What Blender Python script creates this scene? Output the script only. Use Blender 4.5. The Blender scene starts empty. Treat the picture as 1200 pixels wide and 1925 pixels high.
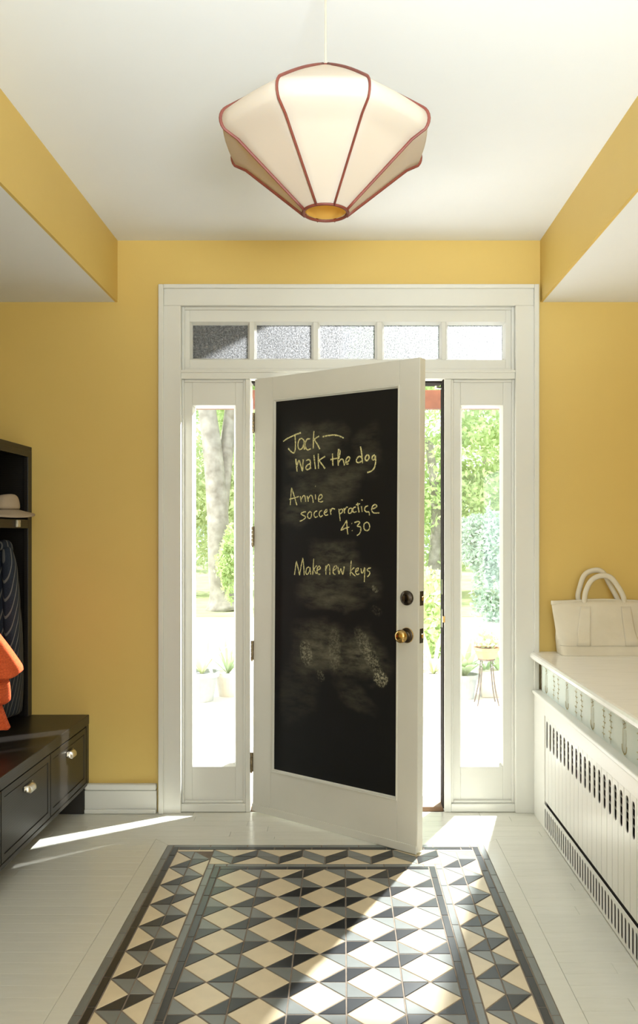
import bpy, bmesh, math, random
import numpy as np
from mathutils import Vector, Matrix, Euler

random.seed(7); rng = np.random.default_rng(7)
SC = bpy.context.scene
COL = SC.collection
R = math.radians

# ------------------------------------------------------------------ camera
F, PX, PY, CH = 1570.0, 645.0, 1002.0, 1.335        # focal length and vanishing point in pixels, lens height
cam = bpy.data.cameras.new('camera'); cam_o = bpy.data.objects.new('camera', cam); COL.objects.link(cam_o)
cam_o.location = (0, 0, CH); cam_o.rotation_euler = (R(90), 0, 0)
cam.sensor_fit = 'VERTICAL'; cam.sensor_height = 36.0; cam.sensor_width = 36.0*1200/1925
cam.lens = F/1925*36.0
cam.shift_x = (600-PX)/1925; cam.shift_y = (PY-962.5)/1925
cam.clip_start = 0.05; cam.clip_end = 300
SC.camera = cam_o
vs = SC.view_settings
vs.view_transform = 'Standard'; vs.look = 'None'; vs.gamma = 1.0; vs.use_curve_mapping = False; vs.exposure = 0.0

# ------------------------------------------------------------------ world, sun, lamps
w = bpy.data.worlds.new('sky'); SC.world = w; w.use_nodes = True
bg = w.node_tree.nodes['Background']; bg.inputs[0].default_value = (0.90, 0.97, 1.0, 1); bg.inputs[1].default_value = 2.5

def light(name, kind, loc, aim, energy, color=(1, 1, 1), **kw):
    l = bpy.data.lights.new(name, kind); o = bpy.data.objects.new(name, l); COL.objects.link(o)
    o.location = loc
    o.rotation_euler = (Vector(aim)-Vector(loc)).to_track_quat('-Z', 'Y').to_euler()
    l.energy = energy; l.color = color
    for k, v in kw.items(): setattr(l, k, v)
    return o
# high sun from the left of the garden; it does not reach into the room
light('sun', 'SUN', (-12, 6, 16), (-12+1.0, 6+0.28, 16-1.35), 9.0, (1.0, 0.985, 0.96), angle=R(0.9))
# the photographer's strobe on a boom outside, right of the door: throws the patch over the tiles and the streak towards the bench
light('porch_strobe', 'SPOT', (1.08, 5.12, 3.10), (-0.05, 3.75, 0.9), 3300, (0.97, 0.99, 1.0), spot_size=R(100), spot_blend=0.15, shadow_soft_size=0.035)
# area lamps added as room fill at the unseen windows behind the camera, and the photographer's flash bounced off the ceiling
light('rear_window_light', 'AREA', (0.35, -2.45, 1.55), (0.2, 3.0, 1.5), 33, (0.90, 0.985, 1.0), shape='RECTANGLE', size=2.2, size_y=1.7)
light('side_window_light', 'AREA', (1.5, -0.9, 1.35), (-0.6, 1.2, 1.9), 5, (0.90, 0.985, 1.0), shape='RECTANGLE', size=1.4, size_y=1.3)
light('bounce_flash', 'SPOT', (0.34, -0.40, 1.50), (0.36, 0.75, 2.736), 540, (0.90, 0.985, 1.03), spot_size=R(92), spot_blend=0.8, shadow_soft_size=0.3)

# ------------------------------------------------------------------ materials
def new_mat(name):
    m = bpy.data.materials.new(name); m.use_nodes = True
    nt = m.node_tree; return m, nt, nt.nodes['Principled BSDF']
def N(nt, t, **kw):
    n = nt.nodes.new(t)
    for k, v in kw.items(): setattr(n, k, v)
    return n
def L(nt, a, b): nt.links.new(a, b)
def coords(nt, scale=(1, 1, 1), rot=(0, 0, 0), kind='Object'):
    tc = N(nt, 'ShaderNodeTexCoord'); mp = N(nt, 'ShaderNodeMapping')
    mp.inputs['Scale'].default_value = scale; mp.inputs['Rotation'].default_value = rot
    L(nt, tc.outputs[kind], mp.inputs[0]); return mp.outputs[0]
def ramp(nt, fac, stops):
    r = N(nt, 'ShaderNodeValToRGB'); e = r.color_ramp.elements
    while len(e) < len(stops): e.new(0.5)
    for i, (p, c) in enumerate(stops): e[i].position = p; e[i].color = (*c, 1) if len(c) == 3 else c
    L(nt, fac, r.inputs[0]); return r.outputs[0]
def noise(nt, vec, scale, detail=4, rough=0.55):
    n = N(nt, 'ShaderNodeTexNoise'); n.inputs['Scale'].default_value = scale
    n.inputs['Detail'].default_value = detail; n.inputs['Roughness'].default_value = rough
    L(nt, vec, n.inputs['Vector']); return n.outputs[0]
def bump(nt, b, h, strength=0.2, dist=0.002):
    bn = N(nt, 'ShaderNodeBump'); bn.inputs['Strength'].default_value = strength; bn.inputs['Distance'].default_value = dist
    L(nt, h, bn.inputs['Height']); L(nt, bn.outputs[0], b.inputs['Normal'])
def lin(c): return tuple(((v/255)/12.92 if v/255 <= 0.04045 else ((v/255+0.055)/1.055)**2.4) for v in c)

def paint(name, c1, c2, rough=0.5, nscale=3.0, bstr=0.06, bscale=60, spec=0.5, coat=0.0):
    m, nt, b = new_mat(name); v = coords(nt)
    col = ramp(nt, noise(nt, v, nscale), [(0.3, c1), (0.7, c2)])
    L(nt, col, b.inputs['Base Color']); b.inputs['Roughness'].default_value = rough
    b.inputs['Specular IOR Level'].default_value = spec; b.inputs['Coat Weight'].default_value = coat
    if bstr: bump(nt, b, noise(nt, v, bscale, 3), bstr, 0.002)
    return m
def metal(name, c1, c2, rough=0.3, nscale=30):
    m, nt, b = new_mat(name); v = coords(nt)
    L(nt, ramp(nt, noise(nt, v, nscale), [(0.35, c1), (0.65, c2)]), b.inputs['Base Color'])
    b.inputs['Metallic'].default_value = 1; b.inputs['Roughness'].default_value = rough
    return m

M = {}
M['yellow'] = paint('yellow_wall_paint', (0.665, 0.468, 0.130), (0.69, 0.488, 0.138), 0.55, 2.0, 0.05, 45)
M['white'] = paint('white_trim_paint', (0.69, 0.68, 0.62), (0.72, 0.71, 0.65), 0.36, 2.5, 0.05, 25)
M['doorwhite'] = paint('door_paint', (0.635, 0.62, 0.55), (0.67, 0.655, 0.585), 0.38, 3.0, 0.06, 22)
M['ceiling'] = paint('ceiling_paint', (0.80, 0.82, 0.835), (0.82, 0.84, 0.855), 0.75, 2.0, 0.03, 40)
M['cover'] = paint('cover_paint', (0.76, 0.75, 0.70), (0.79, 0.78, 0.73), 0.3, 3.0, 0.04, 30)
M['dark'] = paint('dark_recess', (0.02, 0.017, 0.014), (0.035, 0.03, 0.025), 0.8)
M['gapbase'] = paint('floor_gap', (0.22, 0.21, 0.18), (0.28, 0.27, 0.23), 0.8)
M['iron'] = paint('radiator_iron', (0.42, 0.39, 0.33), (0.5, 0.47, 0.40), 0.5)
M['weather'] = paint('weatherstrip', (0.014, 0.011, 0.009), (0.03, 0.023, 0.018), 0.9, 20, 0.06, 60, 0.1)
M['wood'] = paint('bare_wood', (0.20, 0.115, 0.06), (0.30, 0.18, 0.10), 0.6, 12)
M['plaster'] = paint('crumbled_plaster', (0.10, 0.07, 0.045), (0.34, 0.29, 0.22), 0.9, 60, 0.8, 90)
M['brass'] = metal('brass', (0.62, 0.42, 0.16), (0.50, 0.32, 0.11), 0.22)
M['bronze'] = metal('dark_bronze', (0.05, 0.04, 0.032), (0.10, 0.08, 0.06), 0.3)
M['hinge'] = metal('worn_bronze', (0.20, 0.15, 0.09), (0.36, 0.29, 0.18), 0.35, 50)
M['nickel'] = metal('satin_nickel', (0.66, 0.62, 0.54), (0.74, 0.70, 0.62), 0.28)
M['grout'] = paint('grout', (0.17, 0.13, 0.10), (0.25, 0.2, 0.155), 0.9, 30)
M['felt'] = paint('felt', (0.36, 0.28, 0.20), (0.40, 0.315, 0.225), 0.95, 8, 0.3, 200)
M['terracotta'] = paint('terracotta', (0.62, 0.30, 0.19), (0.72, 0.40, 0.27), 0.8, 12)
M['stone'] = paint('pale_stone', (0.62, 0.58, 0.52), (0.74, 0.70, 0.64), 0.85, 9, 0.4)
M['greypot'] = paint('grey_pot', (0.34, 0.37, 0.38), (0.46, 0.48, 0.48), 0.7, 9)
M['soil'] = paint('soil', (0.05, 0.035, 0.025), (0.1, 0.07, 0.05), 0.95, 30)
M['wire'] = paint('wrought_iron', (0.10, 0.08, 0.07), (0.2, 0.16, 0.14), 0.5, 30)
M['terrace'] = paint('terrace_stone', (0.76, 0.74, 0.70), (0.82, 0.80, 0.76), 0.8, 1.5, 0.1, 20)
M['gravel'] = paint('pale_gravel', (0.70, 0.68, 0.62), (0.78, 0.76, 0.70), 0.95, 4, 0.3, 40)
M['grass'] = paint('lawn', (0.30, 0.36, 0.16), (0.46, 0.50, 0.27), 0.95, 2, 0.5, 50)
M['cedar'] = paint('cedar', (0.12, 0.04, 0.022), (0.20, 0.07, 0.038), 0.6, 9, 0.2, 20)
M['roofboard'] = paint('porch_boards', (0.13, 0.115, 0.10), (0.19, 0.165, 0.14), 0.8, 6)
M['bark'] = paint('bark', (0.20, 0.18, 0.15), (0.40, 0.37, 0.32), 0.95, 5, 0.9, 9)
M['cord'] = paint('lamp_cord', (0.52, 0.42, 0.30), (0.6, 0.5, 0.37), 0.8)
M['rib'] = paint('oxblood_tape', (0.13, 0.026, 0.015), (0.18, 0.038, 0.021), 0.55, 20)
M['pearl'] = paint('pearl_tile', (0.50, 0.47, 0.33), (0.86, 0.82, 0.64), 0.15, 55)

def m_floor():
    m, nt, b = new_mat('painted_boards'); v = coords(nt, (1.2, 9, 1), kind='Object')
    oi = N(nt, 'ShaderNodeObjectInfo')
    g = noise(nt, v, 6, 5)
    col = ramp(nt, g, [(0.25, (0.66, 0.64, 0.555)), (0.75, (0.70, 0.68, 0.595))])
    mx = N(nt, 'ShaderNodeMix', data_type='RGBA', blend_type='MULTIPLY'); mx.inputs[0].default_value = 1
    L(nt, col, mx.inputs[6]); L(nt, ramp(nt, oi.outputs['Random'], [(0, (0.96, 0.96, 0.96)), (1, (1, 1, 1))]), mx.inputs[7])
    L(nt, mx.outputs[2], b.inputs['Base Color'])
    b.inputs['Roughness'].default_value = 0.22
    bump(nt, b, g, 0.12, 0.002)
    return m
M['floor'] = m_floor()
def m_tile(name, c, var=0.14, rough=0.3):
    m, nt, b = new_mat(name); v = coords(nt); oi = N(nt, 'ShaderNodeObjectInfo')
    col = ramp(nt, noise(nt, v, 14, 5), [(0.3, tuple(x*0.9 for x in c)), (0.7, c)])
    mx = N(nt, 'ShaderNodeMix', data_type='RGBA', blend_type='MULTIPLY'); mx.inputs[0].default_value = 1
    L(nt, col, mx.inputs[6]); L(nt, ramp(nt, oi.outputs['Random'], [(0, (1-var,)*3), (1, (1, 1, 1))]), mx.inputs[7])
    L(nt, mx.outputs[2], b.inputs['Base Color']); b.inputs['Roughness'].default_value = rough
    return m
M['t_cream'] = m_tile('cream_tile', (0.74, 0.615, 0.42), 0.10)
M['t_grey'] = m_tile('grey_tile', (0.205, 0.215, 0.205), 0.2)
M['t_dark'] = m_tile('charcoal_tile', (0.020, 0.021, 0.023), 0.3)
def m_stain():
    m, nt, b = new_mat('black_stained_oak'); v = coords(nt, (30, 2.0, 30))
    wv = N(nt, 'ShaderNodeTexWave', wave_type='RINGS'); wv.inputs['Scale'].default_value = 1.1; wv.inputs['Distortion'].default_value = 5
    wv.inputs['Detail'].default_value = 3; L(nt, v, wv.inputs[0])
    L(nt, ramp(nt, wv.outputs[1], [(0.2, (0.014, 0.0115, 0.0095)), (0.9, (0.020, 0.0165, 0.0135))]), b.inputs['Base Color'])
    b.inputs['Roughness'].default_value = 0.34; b.inputs['Specular IOR Level'].default_value = 0.3
    bump(nt, b, wv.outputs[1], 0.06, 0.0006); return m
M['stain'] = m_stain()
def m_marble():
    m, nt, b = new_mat('white_marble'); v = coords(nt, (1.6, 9, 2), (0, 0, 0.12))
    n1 = noise(nt, v, 3.0, 6, 0.6)
    L(nt, ramp(nt, n1, [(0.30, (0.80, 0.785, 0.74)), (0.47, (0.86, 0.845, 0.80)), (0.7, (0.875, 0.86, 0.82))]), b.inputs['Base Color'])
    b.inputs['Roughness'].default_value = 0.18; return m
M['marble'] = m_marble()
def m_canvas():
    m, nt, b = new_mat('natural_canvas'); v = coords(nt)
    L(nt, ramp(nt, noise(nt, v, 9, 5), [(0.3, (0.70, 0.63, 0.49)), (0.7, (0.76, 0.69, 0.55))]), b.inputs['Base Color'])
    b.inputs['Roughness'].default_value = 0.9
    wv = N(nt, 'ShaderNodeTexWave'); wv.inputs['Scale'].default_value = 260; L(nt, v, wv.inputs[0])
    ad = N(nt, 'ShaderNodeMath', operation='ADD'); L(nt, wv.outputs[1], ad.inputs[0])
    mu = N(nt, 'ShaderNodeMath', operation='MULTIPLY'); mu.inputs[1].default_value = 9; L(nt, noise(nt, v, 14, 3), mu.inputs[0]); L(nt, mu.outputs[0], ad.inputs[1])
    bump(nt, b, ad.outputs[0], 0.35, 0.0015); return m
M['canvas'] = m_canvas()
M['stitch'] = paint('stitch_thread', (0.42, 0.37, 0.27), (0.5, 0.45, 0.33), 0.9)
M['paper'] = paint('pale_blue_wallpaper', (0.66, 0.735, 0.69), (0.72, 0.775, 0.73), 0.85, 9)
M['print'] = paint('ochre_floral_print', (0.36, 0.30, 0.13), (0.55, 0.49, 0.28), 0.85, 70)
def m_denim():
    m, nt, b = new_mat('striped_navy_cloth'); v = coords(nt, (1, 1, 1), (R(20), 0, 0))
    sx = N(nt, 'ShaderNodeSeparateXYZ'); L(nt, v, sx.inputs[0])
    def m_(op, a, bb):
        n = N(nt, 'ShaderNodeMath', operation=op)
        for i, q in enumerate((a, bb)):
            if isinstance(q, (int, float)): n.inputs[i].default_value = q
            else: L(nt, q, n.inputs[i])
        return n.outputs[0]
    fr = m_('FRACT', m_('MULTIPLY', m_('ADD', sx.outputs[1], m_('MULTIPLY', sx.outputs[0], 0.5)), 42.0), 0.0)
    st = m_('LESS_THAN', fr, 0.17)
    mx = N(nt, 'ShaderNodeMix', data_type='RGBA'); L(nt, st, mx.inputs[0])
    L(nt, ramp(nt, noise(nt, v, 300, 2), [(0.3, (0.009, 0.0135, 0.022)), (0.7, (0.020, 0.028, 0.043))]), mx.inputs[6])
    mx.inputs[7].default_value = (0.15, 0.145, 0.13, 1)
    L(nt, mx.outputs[2], b.inputs['Base Color']); b.inputs['Roughness'].default_value = 0.95; return m
M['denim'] = m_denim()
def m_knit():
    m, nt, b = new_mat('orange_knit'); v = coords(nt)
    wv = N(nt, 'ShaderNodeTexWave', bands_direction='Z'); wv.inputs['Scale'].default_value = 55; wv.inputs['Distortion'].default_value = 1.5
    wv.inputs['Detail Scale'].default_value = 6; L(nt, v, wv.inputs[0])
    L(nt, ramp(nt, noise(nt, v, 120, 3), [(0.3, (0.62, 0.075, 0.014)), (0.7, (0.80, 0.13, 0.03))]), b.inputs['Base Color'])
    b.inputs['Roughness'].default_value = 0.95; bump(nt, b, wv.outputs[1], 0.7, 0.003); return m
M['knit'] = m_knit()
def m_glass():
    m, nt, b = new_mat('window_glass'); nt.nodes.remove(b)
    t = N(nt, 'ShaderNodeBsdfTransparent'); t.inputs[0].default_value = (0.97, 0.985, 0.975, 1)
    g = N(nt, 'ShaderNodeBsdfGlossy'); g.inputs['Roughness'].default_value = 0.03
    mx = N(nt, 'ShaderNodeMixShader'); mx.inputs[0].default_value = 0.05; L(nt, t.outputs[0], mx.inputs[1]); L(nt, g.outputs[0], mx.inputs[2])
    L(nt, mx.outputs[0], nt.nodes['Material Output'].inputs[0]); return m
M['glass'] = m_glass()
def m_obscure():
    m, nt, b = new_mat('textured_glass'); nt.nodes.remove(b); v = coords(nt)
    t = N(nt, 'ShaderNodeBsdfTransparent'); t.inputs[0].default_value = (0.55, 0.56, 0.57, 1)
    tl = N(nt, 'ShaderNodeBsdfTranslucent')
    sp = ramp(nt, noise(nt, v, 190, 3, 0.7), [(0.42, (0.06, 0.06, 0.06)), (0.66, (0.28, 0.28, 0.28))])
    L(nt, sp, tl.inputs[0])
    mx = N(nt, 'ShaderNodeMixShader')
    L(nt, ramp(nt, noise(nt, v, 90, 4), [(0.35, (0.38, 0.38, 0.38)), (0.65, (0.8, 0.8, 0.8))]), mx.inputs[0])
    L(nt, t.outputs[0], mx.inputs[1]); L(nt, tl.outputs[0], mx.inputs[2])
    L(nt, mx.outputs[0], nt.nodes['Material Output'].inputs[0]); return m
M['obscure'] = m_obscure()
def m_silk(name, c, tr=0.4):
    m, nt, b = new_mat(name); nt.nodes.remove(b); v = coords(nt)
    col = ramp(nt, noise(nt, v, 7, 5), [(0.3, tuple(x*0.97 for x in c)), (0.7, c)])
    d = N(nt, 'ShaderNodeBsdfDiffuse'); tl = N(nt, 'ShaderNodeBsdfTranslucent')
    L(nt, col, d.inputs[0]); L(nt, col, tl.inputs[0])
    mx = N(nt, 'ShaderNodeMixShader'); mx.inputs[0].default_value = tr
    L(nt, d.outputs[0], mx.inputs[1]); L(nt, tl.outputs[0], mx.inputs[2])
    L(nt, mx.outputs[0], nt.nodes['Material Output'].inputs[0]); return m
M['silk'] = m_silk('ivory_silk', (0.74, 0.72, 0.665), 0.5)
M['lining'] = m_silk('gold_lining', (0.84, 0.58, 0.16), 0.45)
M['leaf'] = [m_silk('leaf_%d' % i, c, 0.35) for i, c in enumerate([(0.58, 0.70, 0.36), (0.52, 0.64, 0.42), (0.46, 0.58, 0.48), (0.70, 0.76, 0.50)])]  # base colours paled to carry the glare and haze over the garden
M['blossom'] = m_silk('pale_blossom', (0.85, 0.82, 0.7), 0.3)

# ------------------------------------------------------------------ mesh builder
class MB:
    def __init__(s, o=(0, 0, 0)): s.v = []; s.f = []; s.o = Vector(o)
    def add(s, vs, fs):
        n = len(s.v); s.v += [tuple(Vector(p)-s.o) for p in vs]; s.f += [tuple(n+i for i in f) for f in fs]; return s
    def box(s, a, b):
        (x0, y0, z0), (x1, y1, z1) = a, b
        x0, x1 = min(x0, x1), max(x0, x1); y0, y1 = min(y0, y1), max(y0, y1); z0, z1 = min(z0, z1), max(z0, z1)
        return s.add([(x0, y0, z0), (x1, y0, z0), (x1, y1, z0), (x0, y1, z0), (x0, y0, z1), (x1, y0, z1), (x1, y1, z1), (x0, y1, z1)],
                     [(0, 3, 2, 1), (4, 5, 6, 7), (0, 1, 5, 4), (1, 2, 6, 5), (2, 3, 7, 6), (3, 0, 4, 7)])
    def rings(s, rings, cap0=True, cap1=True, closed=False):
        n = len(rings[0]); vs = [p for r in rings for p in r]; fs = []
        k = len(rings)
        for i in range(k if closed else k-1):
            j = (i+1) % k
            for a in range(n):
                c = (a+1) % n; fs.append((i*n+a, i*n+c, j*n+c, j*n+a))
        if not closed:
            if cap0: fs.append(tuple(range(n-1, -1, -1)))
            if cap1: fs.append(tuple(range((k-1)*n, k*n)))
        return s.add(vs, fs)
    def tube(s, pts, r, n=8, flat=1.0, up=(0, 0, 1), cap=True, closed=False):
        pts = [Vector(p) for p in pts]; k = len(pts); rs = r if isinstance(r, (list, tuple)) else [r]*k; out = []
        for i, p in enumerate(pts):
            if closed: t = pts[(i+1) % k]-pts[i-1]
            else: t = pts[min(i+1, k-1)]-pts[max(i-1, 0)]
            t.normalize(); u = Vector(up)
            a = u.cross(t)
            if a.length < 1e-4: a = Vector((1, 0, 0)).cross(t)
            if a.length < 1e-4: a = Vector((0, 1, 0)).cross(t)
            a.normalize(); b = t.cross(a)
            out.append([p+(a*math.cos(q)+b*math.sin(q)*flat)*rs[i] for q in [2*math.pi*j/n for j in range(n)]])
        return s.rings(out, cap, cap, closed)
    def lathe(s, prof, c=(0, 0, 0), axis='z', n=24, cap=True):
        out = []
        for r, h in prof:
            ring = []
            for j in range(n):
                q = 2*math.pi*j/n; x, y = r*math.cos(q), r*math.sin(q)
                p = {'z': (x, y, h), 'y': (x, -h, y), 'x': (h, x, y)}[axis]
                ring.append((c[0]+p[0], c[1]+p[1], c[2]+p[2]))
            out.append(ring)
        return s.rings(out, cap, cap)
    def build(s, name, mat, parent=None, smooth=False, bevel=0, seg=2, kind=None):
        me = bpy.data.meshes.new(name); me.from_pydata(s.v, [], s.f); me.update()
        bm = bmesh.new(); bm.from_mesh(me)
        if smooth: bmesh.ops.remove_doubles(bm, verts=bm.verts, dist=1e-5)
        bmesh.ops.recalc_face_normals(bm, faces=bm.faces); bm.to_mesh(me); bm.free()
        return link(name, me, mat, parent, smooth, bevel, seg, kind, s.o)
def link(name, me, mat, parent=None, smooth=False, bevel=0, seg=2, kind=None, loc=(0, 0, 0)):
    if isinstance(mat, str): mat = M[mat]
    if not me.materials: me.materials.append(mat)
    o = bpy.data.objects.new(name, me); COL.objects.link(o)
    if smooth:
        for p in me.polygons: p.use_smooth = True
    if bevel:
        b = o.modifiers.new('bevel', 'BEVEL'); b.width = bevel; b.segments = seg; b.limit_method = 'ANGLE'; b.angle_limit = R(40)
    if parent: o.parent = parent
    else: o.location = loc
    if kind: o['kind'] = kind
    return o
def thing(name, label, cat, loc, rz=0, group=None):
    o = bpy.data.objects.new(name, None); COL.objects.link(o); o.location = loc; o.rotation_euler = (0, 0, rz)
    o['label'] = label; o['category'] = cat; o['kind'] = 'thing'
    if group: o['group'] = group
    return o
def struct(name, label, loc=(0, 0, 0)):
    o = bpy.data.objects.new(name, None); COL.objects.link(o); o.location = loc
    o['kind'] = 'structure'; o['label'] = label; o['category'] = name.split('_')[0]
    return o
def S(o, label):
    o['kind'] = 'structure'; o['label'] = label; o['category'] = o.name.split('_')[0]; return o
def subsurf(o, n=1):
    m = o.modifiers.new('smooth', 'SUBSURF'); m.levels = n; m.render_levels = n
def X(px, Y): return (px-PX)*Y/F
def Z(py, Y): return CH-(py-PY)*Y/F
def smoothline(p, k=5):
    p = [Vector(q) for q in p]
    if len(p) < 3: return p
    out = []
    for i in range(len(p)-1):
        a, b, c, d = p[max(i-1, 0)], p[i], p[i+1], p[min(i+2, len(p)-1)]
        for j in range(k):
            t = j/k; out.append(0.5*((2*b)+(c-a)*t+(2*a-5*b+4*c-d)*t*t+(3*b-a-3*c+d)*t**3))
    return out+[p[-1]]

# ------------------------------------------------------------------ room shell
WY, TH = 4.0, 0.16                    # back wall plane and thickness
ZC, ZS = 2.736, 2.441                 # ceiling and lowered ceiling heights
XL, XR = -1.95, 1.56                  # side walls
SL, SR = -1.080, 0.945                # soffit faces
YR = -2.6
OX0, OX1 = X(338, WY)-0.03, X(971, WY)+0.03           # rough opening
OZ = Z(574, WY)+0.03
m = MB()
m.box((XL-.1, WY, -.3), (OX0, WY+TH, ZC+.1)); m.box((OX1, WY, -.3), (XR+.1, WY+TH, ZC+.1)); m.box((OX0, WY, OZ), (OX1, WY+TH, ZC+.1))
S(m.build('wall_back', 'yellow'), 'yellow painted wall around the white entrance door frame')
S(MB().box((XL-.1, YR, -.3), (XL, WY, ZC+.1)).build('wall_left', 'yellow'), 'yellow wall behind the black locker')
m = MB()                              # right wall, with the side window left open near the camera
m.box((XR, YR, -.3), (XR+.1, -1.7, ZC+.1)); m.box((XR, -.1, -.3), (XR+.1, WY, ZC+.1)); m.box((XR, -1.7, -.3), (XR+.1, -.1, .7)); m.box((XR, -1.7, 2.0), (XR+.1, -.1, ZC+.1))
S(m.build('wall_right', 'yellow'), 'yellow wall beside the radiator cover')
m = MB()
m.box((XL-.1, YR-.1, -.3), (-.8, YR, ZC+.1)); m.box((1.5, YR-.1, -.3), (XR+.1, YR, ZC+.1)); m.box((-.8, YR-.1, -.3), (1.5, YR, .65)); m.box((-.8, YR-.1, 2.45), (1.5, YR, ZC+.1))
S(m.build('wall_rear', 'yellow'), 'yellow rear wall with a wide window opening')
S(MB().box((XL-.1, YR-.1, ZC), (XR+.1, WY+TH, ZC+.1)).build('ceiling', 'ceiling'), 'white painted ceiling above the pendant lantern')
S(MB().box((SL-.012, YR, ZS), (SL, WY, ZC)).build('wall_soffit_left', 'yellow'), 'yellow soffit face above the black locker')
S(MB().box((SR, YR, ZS), (SR+.012, WY, ZC)).build('wall_soffit_right', 'yellow'), 'yellow soffit face above the radiator cover')
S(MB().box((XL, YR, ZS), (SL-.012, WY, ZS+.02)).build('ceiling_left', 'ceiling'), 'lowered white ceiling over the black locker')
S(MB().box((SR+.012, YR, ZS), (XR, WY, ZS+.02)).build('ceiling_right', 'ceiling'), 'lowered white ceiling over the radiator cover')

# baseboard
bb = struct('baseboard_back', 'white baseboard between black bench and door casing', (X(162, WY), WY, 0))
bx0, bx1 = X(162, WY), X(296, WY)
MB((bx0, WY, 0)).box((bx0, WY-.022, 0), (bx1, WY, Z(1484, WY))).build('board', 'white', bb)
MB((bx0, WY, 0)).box((bx0, WY-.030, Z(1483, WY)), (bx1, WY, Z(1471, WY))).build('cap', 'white', bb, bevel=.007)
MB((bx0, WY, 0)).box((bx0, WY-.036, 0), (bx1, WY-.022, .022)).build('shoe_moulding', 'white', bb, bevel=.006)
# another run on the near part of the left wall is hidden by the bench

# ------------------------------------------------------------------ floor
GX0, GX1, GY1 = -0.750, 0.603, 3.577       # tile inlay bounds
P = 0.1667; ST = 0.027; BW = 0.152
GY0 = GY1-0.26-7*P
fl = struct('floor', 'cream painted board floor with a geometric tile inlay', (0, 0, 0))
MB().box((XL, YR, -.06), (XR, WY+TH, -.012)).build('subfloor', 'gapbase', fl)
MB().box((XL, YR, -.012), (XR, GY0, 0)).build('floor_panel', 'floor', fl)
def plank_mesh(lx, ly, ch=.0006):
    mb = MB(); z0, z1 = -.012, 0
    mb.rings([[(-lx/2, -ly/2, z0), (lx/2, -ly/2, z0), (lx/2, ly/2, z0), (-lx/2, ly/2, z0)],
              [(-lx/2, -ly/2, z1-ch), (lx/2, -ly/2, z1-ch), (lx/2, ly/2, z1-ch), (-lx/2, ly/2, z1-ch)],
              [(-lx/2+ch, -ly/2+ch, z1), (lx/2-ch, -ly/2+ch, z1), (lx/2-ch, ly/2-ch, z1), (-lx/2+ch, ly/2-ch, z1)]])
    me = bpy.data.meshes.new('floor_board'); me.from_pydata(mb.v, [], mb.f); me.update(); return me
def plank(x0, x1, y0, y1, g=.00035):
    o = link('floor_board', plank_mesh(x1-x0-2*g, y1-y0-2*g), 'floor', fl); o.location = ((x0+x1)/2, (y0+y1)/2, random.uniform(-.0002, 0))
FR = 0.066
PW = 0.0655
y = WY
row = 0
while y > GY0+.001:
    y0 = max(y-PW, GY0)
    spans = [(XL, XR)] if y0 > GY1+FR-.002 else ([(XL, GX0-FR), (GX1+FR, XR)])
    if y0 < GY1+FR < y-.001 and False: pass
    for a, b in spans:
        if b < 0: b0 = a; cuts = [a]+([a+.42+random.uniform(0, .3)])+[b]; 
        elif a > 0: cuts = [a, a+random.uniform(.1, .5), b] if row % 3 == 0 else [a, b]
        else:
            cuts = [a]; 
            while cuts[-1] < b-.9: cuts.append(cuts[-1]+random.uniform(.5, 1.0))
            cuts.append(b)
        for c0, c1 in zip(cuts[:-1], cuts[1:]): plank(c0, c1, y0, y)
    y = y0; row += 1
    if y < GY1+FR+PW and y > GY1+FR+.0005: # last full row squeezes to the frame board
        for a, b in [(XL, -.3), (-.3, .55), (.55, XR)]: plank(a, b, GY1+FR, y)
        y = GY1+FR
def poly_piece(name, pts, mat, parent, top=0.0, depth=.010, inset=.0021, ch=.0010):
    """a convex flat piece with chamfered upper edge; corners pts in plan"""
    c = sum((Vector(p) for p in pts), Vector((0, 0)))/len(pts)
    def ins(d):
        out = []; n = len(pts); q = [Vector(p) for p in pts]
        ar = sum(q[i].x*q[(i+1) % n].y-q[(i+1) % n].x*q[i].y for i in range(n))
        if ar < 0: q = q[::-1]
        for i in range(n):
            a, b, e = q[i-1], q[i], q[(i+1) % n]
            d1 = (b-a).normalized(); d2 = (e-b).normalized(); n1 = Vector((-d1.y, d1.x)); n2 = Vector((-d2.y, d2.x))
            bis = (n1+n2); k = d/max(0.12, (1+n1.dot(n2)))
            out.append(b+bis*k)
        return out
    a = ins(inset); b = ins(inset+ch)
    mb = MB()
    mb.rings([[(p.x-c.x, p.y-c.y, -depth) for p in a], [(p.x-c.x, p.y-c.y, -ch) for p in a], [(p.x-c.x, p.y-c.y, 0) for p in b]])
    return mb, c
_cache = {}
def piece(name, pts, mat, parent=None, top=0.0, **kw):
    parent = parent or fl
    c0 = sum((Vector(p) for p in pts), Vector((0, 0)))/len(pts)
    key = (name, mat, tuple((round(p[0]-c0.x, 4), round(p[1]-c0.y, 4)) for p in pts))
    if key not in _cache:
        mb, c = poly_piece(name, pts, mat, parent, **kw)
        me = bpy.data.meshes.new(name); me.from_pydata(mb.v, [], mb.f); me.update(); _cache[key] = me
    o = link(name, _cache[key], mat, parent); o.location = (c0.x, c0.y, top+random.uniform(-.0005, .0))
    return o
# mitred frame boards round the inlay
piece('frame_board', [(GX0-FR, GY0), (GX0, GY0), (GX0, GY1), (GX0-FR, GY1+FR)], 'floor', inset=.0005, ch=.0006)
piece('frame_board', [(GX1, GY0), (GX1+FR, GY0), (GX1+FR, GY1+FR), (GX1, GY1)], 'floor', inset=.0005, ch=.0006)
piece('frame_board', [(GX0-FR, GY1+FR), (GX0, GY1), (GX1, GY1), (GX1+FR, GY1+FR)], 'floor', inset=.0005, ch=.0006)
MB().box((GX0, GY0, -.012), (GX1, GY1, -.0018)).build('grout_bed', 'grout', fl)
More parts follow.
